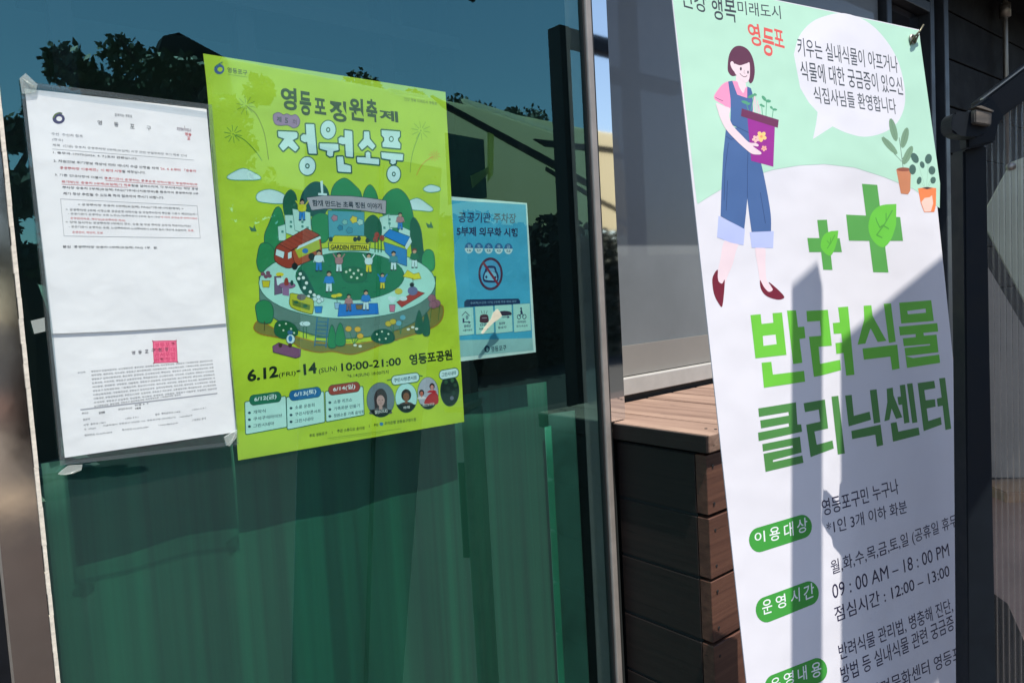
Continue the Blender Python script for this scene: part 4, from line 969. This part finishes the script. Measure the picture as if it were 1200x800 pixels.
# dates and schedule (crop at 260,380 x .25)
ik.T = TR(260, 380, .25)
BK = (16, 36, 24)
ik.text('6.12', (120, 270), (264, 246), (118, 213), BK, .035, 3); ik.text('(FRI)', (266, 254), (346, 242), (266, 228), BK, .006, 2)
ik.text('-', (350, 224), (368, 221), (350, 216), BK, .03); ik.text('14', (384, 238), (446, 228), (380, 186), BK, .035, 3); ik.text('(SUN)', (454, 236), (540, 222), (454, 206), BK, .006, 2)
ik.text('10:00-21:00', (560, 220), (840, 190), (558, 182), BK, .022, 3); ik.text('영등포공원', (882, 192), (1082, 166), (876, 140), BK, .03, 3)
ik.text('*6.14(SUN) 18:00까지', (588, 254), (782, 234), (588, 232), (30, 50, 30), .004, 2)
def card(x0, y0, x1, y1, h, hc, head, rows, kids):
    # rounded card outline following the page slope
    ik.poly([(x0+4, y0), (x1-4, y1), (x1, y1+5), (x1+5, y1+h-4), (x1+1, y1+h), (x0+9, y0+h+8), (x0+4, y0+h+4), (x0, y0+5)], (166, 232, 222), OL, .9)
    cx = (x0+x1)/2; cy = (y0+y1)/2-2; sl = (y1-y0)/(x1-x0); w_ = 55; r = 24
    pts = [(cx-w_+r*math.cos(t)*.8, cy-sl*w_+r*math.sin(t)) for t in [math.pi/2+math.pi*k/10 for k in range(11)]]+[(cx+w_+r*math.cos(t)*.8, cy+sl*w_+r*math.sin(t)) for t in [-math.pi/2+math.pi*k/10 for k in range(11)]]
    ik.poly(pts, hc, OL, .6)
    ik.text(head, (cx-52, cy+12-sl*52), (cx+52, cy+10+sl*52), (cx-52, cy-14-sl*52), (206, 238, 236), .018, 2)
    for k, (t_, ww) in enumerate(rows):
        yy = y0+58+k*32+(0 if k else 0); ik.ell(x0+22, yy-6, 7, 6, (20, 66, 80), n=10)
        ik.text(t_, (x0+40, yy), (x0+40+ww, yy+sl*ww), (x0+40, yy-17), (26, 70, 84), .012, 2)
card(107, 362, 300, 336, 145, (26, 112, 84), '6/12(금)', (('개막식', 58), ('구석구석라이브', 136), ('그린시네마', 98)), None)
card(302, 340, 478, 314, 144, (26, 104, 160), '6/13(토)', (('소풍 운동회', 92), ('구민사랑콘서트', 122), ('그린시네마', 88)), None)
card(484, 314, 662, 290, 134, (136, 60, 50), '6/14(일)', (('소풍 퀴즈쇼', 86), ('가족화분 만들기', 122), ('정원소풍 가족 음악회', 142)), None)
ik.done('schedule_print', m_poster, fp)
# artist ovals with generic faces
def oval(cx, cy, rx, ry, bgc): ik.ell(cx, cy, rx+2, ry+2, OL, n=30); ik.ell(cx, cy, rx, ry, bgc, n=30)
def face(cx, cy, s, skin, hair, top, longh=True):
    ik.ell(cx, cy-s*.1, s*.62, s*(.95 if longh else .75), hair, n=18)
    if longh: ik.poly([(cx-s*.6, cy), (cx+s*.6, cy-s*.05), (cx+s*.62, cy+s*.95), (cx-s*.55, cy+s)], hair)
    ik.blob([(cx-s, cy+s*1.35), (cx-s*.75, cy+s*.95), (cx-s*.2, cy+s*.75), (cx+s*.2, cy+s*.72), (cx+s*.75, cy+s*.9), (cx+s, cy+s*1.3)], top)
    ik.poly([(cx-s*.14, cy+s*.4), (cx+s*.14, cy+s*.4), (cx+s*.18, cy+s*.9), (cx-s*.16, cy+s*.92)], skin)
    ik.ell(cx, cy+s*.1, s*.38, s*.52, skin, n=16)
    for e in (-1, 1): ik.ell(cx+e*s*.16, cy+s*.05, s*.06, s*.035, (40, 34, 34), n=8)
    ik.line([(cx-s*.01, cy+s*.08), (cx+s*.02, cy+s*.24)], .3, (130, 104, 90)); ik.line([(cx-s*.1, cy+s*.37), (cx+s*.1, cy+s*.36)], .5, (130, 70, 66))
oval(744, 353, 64, 80, (96, 128, 136)); face(744, 352, 50, (160, 152, 146), (52, 54, 56), (80, 96, 100))
ik.poly([p for p in ell(744, 353, 64, 80, 40) if p[1] > 395], (22, 36, 34)); ik.text('팔(SOLE)', (716, 422), (776, 414), (716, 402), (190, 226, 220), .01)
ik.line([(775, 262), (792, 258)], 1.1, OL)
oval(864, 344, 50, 68, (156, 226, 222)); face(864, 335, 38, (116, 88, 62), (40, 38, 36), (66, 64, 62), False); ik.poly([p for p in ell(864, 344, 50, 68, 40) if p[1] > 372], (22, 36, 34)); ik.text('하해', (850, 398), (880, 394), (850, 384), (190, 226, 220), .012)
oval(966, 322, 48, 74, (150, 178, 190)); face(936, 322, 20, (176, 110, 90), (34, 28, 30), (200, 220, 220), False); face(985, 292, 20, (190, 150, 140), (30, 28, 32), (160, 40, 50), False)
ik.blob([(950, 372), (965, 335), (992, 318), (1012, 330), (1010, 372)], (156, 40, 48)); ik.poly([p for p in ell(966, 322, 48, 74, 40) if p[1] > 368], (22, 36, 34)); ik.text('레인보우유', (940, 386), (996, 379), (940, 372), (190, 226, 220), .01)
oval(1068, 310, 43, 72, (22, 44, 40))
for x, y, c in ((1050, 270, (40, 84, 60)), (1080, 262, (50, 100, 70)), (1094, 285, (40, 76, 56)), (1060, 300, (34, 60, 52)), (1078, 345, (90, 110, 130)), (1085, 320, (36, 66, 56))): ik.ell(x, y, 9, 10, c, n=10)
def tagp(x0, y0, x1, y1, s_):
    r = 22; sl = (y1-y0)/(x1-x0)
    ik.poly([(x0+r*math.cos(t)*.8, y0+r*math.sin(t)) for t in [math.pi/2+math.pi*k/10 for k in range(11)]]+[(x1+r*math.cos(t)*.8, y1+r*math.sin(t)) for t in [-math.pi/2+math.pi*k/10 for k in range(11)]], CY, OL, .9)
    ik.text(s_, (x0-6, y0+10), (x1+6, y1+9), (x0-6, y0-9), (24, 80, 96), .02, 2)
tagp(812, 262, 908, 248, '구민사랑콘서트'); tagp(1036, 236, 1092, 226, '그린시네마'); ik.line([(925, 240), (940, 242)], 1.1, OL)
ik.text('주최 영등포구', (410, 530), (494, 516), (410, 514), (36, 60, 24), .008, 2); ik.text('|', (516, 512), (518, 512), (516, 500), (36, 60, 24), .004); ik.text('주관 스튜디오 윤아영', (540, 508), (668, 492), (540, 492), (36, 60, 24), .008, 2)
ik.text('|', (690, 482), (692, 482), (690, 470), (36, 60, 24)); ik.text('후원', (712, 478), (732, 476), (712, 464), (36, 60, 24), .008); ik.ell(748, 466, 9, 8, (50, 130, 180), n=12); ik.text('우리은행 영등포구청지점', (762, 472), (910, 452), (762, 456), (40, 76, 60), .006, 2)
ik.line([(496, 533), (840, 488)], .5, (110, 160, 50)); ik.line([(506, 540), (760, 506)], .35, (120, 168, 50))
ik.done('portraits_print', m_poster, fp)

# ================================================================== BLUE PARKING POSTER (behind the glass)
QS = wall(.0145)
bp = thing('parking_poster', 'small blue parking rule poster with a car ban sign behind the glass', 'poster', (.7, .021, 1.2))
ik = Ink(QS, (190, 238, 232), base=1.5e-4, cut=.03)
qc = [QS.at(500, 228), QS.at(617.5, 238), QS.at(628, 412.5), QS.at(510, 427)]
paper('paper', QS, qc, .0003, m_poster, bp, ik.col((176, 232, 220)), 20, 24)
ik.T = TR(500, 220, .275)
ik.poly([(40, 50), (422, 72), (450, 640), (60, 652)], (60, 170, 198)); ik.poly([(60, 652), (450, 640), (455, 692), (60, 728)], (128, 196, 190))
NB = (30, 44, 84)
ik.text('공공기관 주차장', (134, 148), (380, 152), (136, 103), (36, 58, 96), .02, 3); ik.text('5부제 의무화 시행', (128, 205), (388, 210), (127, 165), NB, .034, 3)
for k, x in enumerate((180, 222, 264, 307, 348)):
    y = 257+k*.8; ik.ell(x, y, 18, 23, (170, 226, 220), n=20)
    ik.poly([p for p in ell(x, y, 18, 23, 28) if p[1] <= y+2], (44, 106, 150)); ik.text('월화수목금'[k], (x-7, y-2), (x+7, y-1), (x-7, y-16), (140, 200, 210), .01); ik.text(('1,6', '2,7', '3,8', '4,9', '5,0')[k], (x-8, y+15), (x+8, y+16), (x-8, y+4), NB, .02)
ik.ell(272, 367, 52, 70, (70, 40, 66), n=36); ik.ell(272, 367, 43, 59, (70, 166, 200), n=32)
ik.blob([(240, 372), (248, 352), (256, 334), (290, 334), (298, 354), (306, 374), (304, 396), (292, 404), (250, 402), (240, 392)], (34, 50, 90), k=3)
ik.blob([(246, 376), (256, 358), (290, 360), (298, 378), (296, 394), (250, 392)], (110, 196, 216), k=3); ik.poly([(256, 356), (262, 342), (286, 342), (292, 358)], (90, 170, 200))
ik.ell(254, 380, 5, 6, NB, n=8); ik.ell(292, 382, 5, 6, NB, n=8)
ik.line([(240, 318), (306, 414)], 3.2, (110, 40, 60))
ik.poly([(160, 486), (170, 476), (390, 472), (398, 482), (398, 498), (160, 508)], (22, 52, 90)); ik.text('승용차(10인승 이하) 5부제 적용 제외 대상', (186, 498), (382, 490), (186, 486), (110, 170, 190), .006, 1)
for (xa, xb, ya) in ((128, 198, 512), (205, 283, 506), (289, 362, 501), (367, 440, 496)):
    ik.poly([(xa, ya), (xb, ya-4), (xb+5, ya+112), (xa+5, ya+120)], (150, 224, 208), (50, 120, 140), .5)
ik.line([(150, 545), (165, 528), (182, 545)], .9, NB); ik.poly([(153, 556), (160, 556), (160, 575), (153, 575)], NB); ik.line([(160, 572), (180, 572)], 1., NB); ik.poly([(178, 566), (188, 573), (178, 580)], NB); ik.ell(172, 552, 6, 10, (100, 150, 150), n=10)
ik.blob([(226, 560), (230, 542), (258, 540), (264, 560), (262, 574), (228, 574)], (70, 44, 60), k=2); ik.line([(235, 555), (256, 554)], .8, (140, 160, 160))
for x in (236, 245, 254): ik.line([(x, 536), (x+(x-245)*.4, 524)], .7, (60, 80, 90))
ik.blob([(305, 530), (330, 524), (356, 528), (360, 542), (310, 545)], (50, 50, 70), k=2); ik.line([(322, 552), (345, 551)], .8, NB); ik.poly([(344, 545), (354, 551), (344, 557)], NB)
ik.ell(393, 550, 9, 11, NB, n=14); ik.ell(393, 550, 6, 8, (150, 224, 208), n=12); ik.ell(416, 549, 9, 11, NB, n=14); ik.ell(416, 549, 6, 8, (150, 224, 208), n=12); ik.line([(393, 548), (404, 532), (412, 548)], 1., NB); ik.poly([(398, 526), (404, 516), (410, 536), (402, 540)], NB); ik.ell(402, 514, 4, 5, NB, n=8)
for t1, t2, xa, xb, y in (('장애인', '사용자동차', 158, 188, 596), ('긴급', '자동차등', 226, 256, 590), ('임산부', '동승차', 308, 334, 584), ('경차 하이브리드', '전기·수소차', 386, 424, 578)):
    ik.text(t1, (xa, y), (xb, y-2), (xa, y-12), NB, .03, 2); ik.text(t2, (xa-4, y+17), (xb+6, y+14), (xa-4, y+7), NB, .02, 2)
ik.ell(257, 686, 12, 15, (20, 70, 90), n=18); ik.ell(258, 688, 5, 8, (128, 196, 190), n=12); ik.text('영등포구', (274, 700), (340, 692), (273, 676), (26, 70, 84), .02, 2)
ik.done('poster_print', m_poster, bp)
# torn paper scrap stuck on the glass over the blue poster
m_scrap = mat('torn_masking_tape', (.62, .58, .44), .7, bump=(300, .5, .001), var=(60, .1))
sS = wall(-.0012)
sc = tag(prism_px('paper_scrap', sS, [(563.5, 390), (568, 383), (575, 374), (578, 366), (583, 362), (586, 366), (588, 370), (584, 374), (578, 378), (572, 384), (566, 391)], 0, .0006, m_scrap), 'torn cream paper scrap stuck over the icons of the blue poster', 'paper scrap')

# ================================================================== WHITE NOTICE (taped on the outside)
NS = wall(-.0030)
nd = thing('notice', 'white two page office notice in clear sleeve taped left of the green poster', 'notice', (.1, -.003, 1.14))
ik = Ink(NS, (224, 222, 219), base=1.3e-4, cut=.03)
n1 = [NS.at(29, 104), NS.at(242, 128), NS.at(265, 379), NS.at(60.5, 391)]
WD = ik.col((228, 226, 222))
sc2 = NS.w(0, 0)
paper('upper_page', NS, n1, .0002, m_doc, nd, WD, 24, 34, edge=lambda s, t: (0, -.0018*math.sin(math.pi*s)*(t > .99)))
NS2 = wall(-.0012)
n2 = [NS2.at(59, 380), NS2.at(264, 368), NS2.at(277, 506), NS2.at(76, 536)]
paper('lower_page', NS2, n2, .0002, m_doc, nd, WD, 24, 20)
ik.T = TR(0, 80, .3125)
ik.ell(220, 190, 23, 19, (38, 36, 84), n=24); ik.ell(222, 190, 11, 9, (228, 226, 222), n=16); ik.line(smooth([(200, 186), (208, 174), (222, 168), (232, 170)], 4, False), 1.6, (110, 140, 70))
KK = (48, 48, 50); RR = (196, 52, 58)
ik.text('함께하는 영등포', (430, 181), (496, 187), (430, 169), (90, 90, 90), .004, 1)
for ch, x, y in (('영', 366, 212), ('등', 428, 219), ('포', 488, 226), ('구', 550, 233)): ik.text(ch, (x, y), (x+17, y+2), (x-1, y-17), (70, 70, 72), .01, 2)
ik.text('희망행복 미래도시', (663, 234), (716, 240), (663, 221), (100, 70, 90), .012, 1); ik.line([(692, 216), (692, 232)], .4, (120, 90, 90)); ik.text('영등', (693, 252), (718, 256), (693, 240), RR, .02); ik.text('포', (702, 268), (714, 270), (702, 256), RR, .02)
T_ = lambda s_, x0, y0, x1, y1, c=KK, off=.012, seg=None, h=11: ik.text(s_, (x0, y0), (x1, y1), (x0-.5, y0-h), c, off, 1, seg)
T_('수신  수신자 참조', 193, 251, 311, 261, (100, 100, 102), .002); T_('(경유)', 196, 273, 237, 276, (100, 100, 102), .002); T_('제목  (긴급) 승용차 공영주차장 5부제(요일제) 시행 관련 부설주차장 추가 적용 안내', 197, 294, 700, 334, (92, 92, 94), .002)
ik.line([(196, 303), (728, 345)], .35, (120, 120, 122))
T_('1. 총무과-17373(2026. 4. 7.)호와 관련입니다.', 199, 322, 516, 346)
l2 = "2. 자원안보 위기경보 격상에 따라 에너지 수급 안정을 위해 '26. 4. 8.부터 「승용차"; n_ = l2.index("'26")
T_(l2, 201, 352, 736, 391, KK, .012, [(n_, KK), (len(l2), RR)])
l3 = '공영주차장 이용제한」이 확대 시행될 예정입니다.'; T_(l3, 224, 379, 546, 397, KK, .012, [(18, RR), (len(l3), KK)])
l4 = '3. 기존 안내사항에 더불어 공공기관이 운영하는 공공운영·위탁시설의 부설주차장(무'; T_(l4, 206, 405, 741, 442, KK, .012, [(15, KK), (len(l4), RR)])
l5 = '료개방)도 승용차 5부제(요일제)가 적용됨을 알려드리며, 각 부서에서는 해당 공영'; T_(l5, 231, 431, 742, 459, KK, .012, [(22, RR), (len(l5), KK)])
ik.line([(396, 421), (741, 446)], .4, RR); ik.line([(231, 435), (478, 447)], .4, RR)
T_('주차장 승용차 5부제(요일제) FAQ(기후에너지환경부)를 참조하여 공영주차장 5부', 234, 453, 744, 476); T_('제가 정상 추진될 수 있도록 적극 협조하여 주시기 바랍니다.', 237, 475, 616, 491)
ik.line([(227, 490), (739, 516), (751, 637), (240, 629), (227, 490)], .4, (140, 140, 142))
S_ = lambda s_, x0, y0, x1, y1, c=(64, 64, 66), seg=None, h=9: ik.text(s_, (x0, y0), (x1, y1), (x0-.5, y0-h), c, .008, 1, seg)
S_('< 공영주차장 승용차 5부제(요일제) FAQ(기후에너지환경부) >', 292, 516, 688, 532, KK, None, 10)
S_('ㅇ 공영주차장 5부제 시행으로 공공운영·위탁시설 및 부설주차장에 주민들 이용이 제한되는지 ?', 246, 534, 740, 552)
l6 = '- 공공기관이 운영하는 유료 노상(노외)주차장의 5부제 실시 대상에 따라 공영운영·위탁시설은'; S_(l6, 256, 550, 741, 568, (64, 64, 66), [(36, (64, 64, 66)), (len(l6), RR)])
S_('운영관리자로, 해당일(운휴주차장 제외)', 264, 567, 470, 576, RR); S_('ㅇ 당해 실시하는 공영주차장 5부제의 경우, 유료 및 무료 주차장 모두에 적용되는지요?', 246, 581, 716, 596)
l7 = '- 공공기관이 운영하는 유료, 노상주차장과 노외주차장이 5부제 실시 대상에 포함되며, 도로,'; S_(l7, 258, 598, 728, 613, (52, 52, 54), [(46, (52, 52, 54)), (len(l7), RR)])
S_('운영관리, 해당지, 도보', 271, 619, 386, 622, RR)
T_('붙임  공영주차장 승용차 5부제(요일제) FAQ 1부.  끝.', 235, 675, 592, 679)
ik.done('letter_print', m_doc, nd)
ik.f = NS2; ik.B = np.zeros((0, 5)); ik.T = TR(0, 320, .3)
ik.blob([(598, 270), (602, 266), (682, 264), (688, 268), (692, 342), (688, 346), (606, 350), (602, 346)], (236, 96, 132), (206, 56, 100), .9, 3)
random.seed(11)
for r_ in range(4):
    for c_ in range(4):
        ik.text('영등포구청장인대관서무민원행정'[(r_*4+c_) % 15], (604+c_*21, 290+r_*19-c_*.8), (622+c_*21, 289+r_*19-c_*.8), (603+c_*21, 273+r_*19-c_*.8), (214, 48, 96), .02, 1)
for ch, x, y in (('영', 514, 318), ('등', 540, 316), ('포', 566, 313), ('구', 592, 310), ('청', 618, 307), ('장', 644, 304)): ik.text(ch, (x, y), (x+14, y-1), (x, y-14), (60, 50, 60), .015, 2)
S2 = lambda s_, x0, y0, x1, y1, c=(96, 96, 98), h=8, off=.006: ik.text(s_, (x0, y0), (x1, y1), (x0, y0-h), c, off, 1)
S2('수신자', 303, 393, 334, 390)
names = ['민원여권과장', '보건행정과장', '총무과장', '문화체육과장', '자치행정과장', '기획예산과장', '홍보미디어과장', '재무과장', '세무과장', '징수과장', '복지정책과장', '사회복지과장', '어르신복지과장', '가정복지과장', '보육지원과장', '일자리정책과장', '청소과장', '환경과장', '도시계획과장', '주택과장', '건축과장', '부동산정보과장', '푸른도시과장', '도로과장', '치수과장', '교통행정과장', '주차문화과장', '건강증진과장', '의약과장', '신길동장', '당산동장', '여의동장', '문래동장', '양평동장', '대림동장', '도림동장']
q = 0
for r_ in range(10):
    x0 = 355+r_*1.4; y0 = 388+r_*15.2; x1 = 830+r_*2; y1 = 345+r_*13.6
    if r_ == 9: x1 = 705; y1 = 478
    s_ = ''
    while len(s_) < (62 if r_ < 9 else 46): s_ += '영등포구 '*(q % 5 == 0)+names[q % len(names)]+', '; q += 1
    S2(s_[:62 if r_ < 9 else 46], x0, y0, x1, y1, (92, 92, 94), 8)
ik.line([(315, 533), (848, 469)], 1.6, (158, 158, 160))
S2('주무관', 320, 552, 345, 549); S2('김영등', 386, 550, 410, 547, (40, 40, 42), 9, .03); S2('총무팀장 총무과장', 462, 536, 516, 530); S2('전결 4. 7.', 526, 520, 582, 512); S2('이행복', 527, 533, 550, 530, (40, 40, 42), 8, .03)
S2('협조자', 324, 576, 352, 572); S2('시행  총무과-17401', 326, 597, 412, 586); S2('( 2026. 4. 8. )', 490, 572, 540, 566); S2('접수  주차문화과-10418', 606, 556, 704, 544); S2('( 2026. 4. 8. )', 750, 538, 805, 530)
S2('우  07260', 328, 614, 374, 608); S2('서울특별시 영등포구 당산로 123, 영등포구청 (당산동3가)', 402, 600, 686, 566); S2('/ www.ydp.go.kr', 700, 566, 752, 558)
S2('전화번호 02-2670-0000', 330, 637, 438, 624); S2('팩스번호 02-2670-0000', 476, 616, 580, 604); S2('/ master@ydp.go.kr', 618, 598, 696, 588); S2('/ 대국민 공개', 750, 578, 804, 570)
ik.done('address_print', m_doc, nd)
# clear sleeve, folded corners and tape
VS = wall(-.0062)
VS.bend = lambda u, v: .0009*math.sin(u*37+v*11)+.0006*math.sin(v*51+u*8)
sl_ = [VS.at(24, 95), VS.at(248, 123), VS.at(279, 522), VS.at(70, 545)]
paper('clear_sleeve', VS, sl_, .0002, m_sleeve, nd, (1, 1, 1), 30, 46)
def strip(name, px, m, h=.0006): return prism_px(name, VS, px, -.0006, h, m, nd)
m_edge = sheet_mat('sleeve_weld', (.80, .84, .85), (1, 1, 1), .2, 1.35, .05, (.55, .62, .64))
strip('sleeve_weld', [(24, 95), (248, 123), (248.5, 128), (24.5, 101)], m_edge); strip('sleeve_weld', [(24.5, 101.5), (28, 102), (62, 390), (75.5, 541), (71, 542), (57, 392)], m_edge)
strip('sleeve_weld', [(243.5, 128), (248.5, 128.5), (279, 516), (277, 516), (266, 380)], m_edge); strip('sleeve_weld', [(71, 541), (279, 516.5), (279, 520), (71, 545)], m_edge)
strip('tape', [(36, 376), (52, 372), (53, 388), (40, 391)], m_tape, .001); strip('tape', [(23, 92), (30, 86), (44, 99), (42, 108), (26, 110)], m_tape, .001)
strip('torn_tape', [(72, 551), (80, 545), (96, 544), (95, 550), (86, 554), (76, 556), (68, 555)], m_tape, .002)
strip('torn_tape', [(262, 512), (277, 503), (276, 512), (268, 522), (264, 521)], m_tape, .003)
for (a_, b_) in (((70, 556), (95, 548)), ((265, 521), (276, 505)), ((26, 92), (43, 104))):
    tube('tape_fold', [tuple(VS.w(*VS.at(*a_), .001)), tuple(VS.w(*VS.at((a_[0]+b_[0])/2+1, (a_[1]+b_[1])/2+1.5), .003)), tuple(VS.w(*VS.at(*b_), .001))], [.0003, .0009, .0003], m_tape, nd, 6)
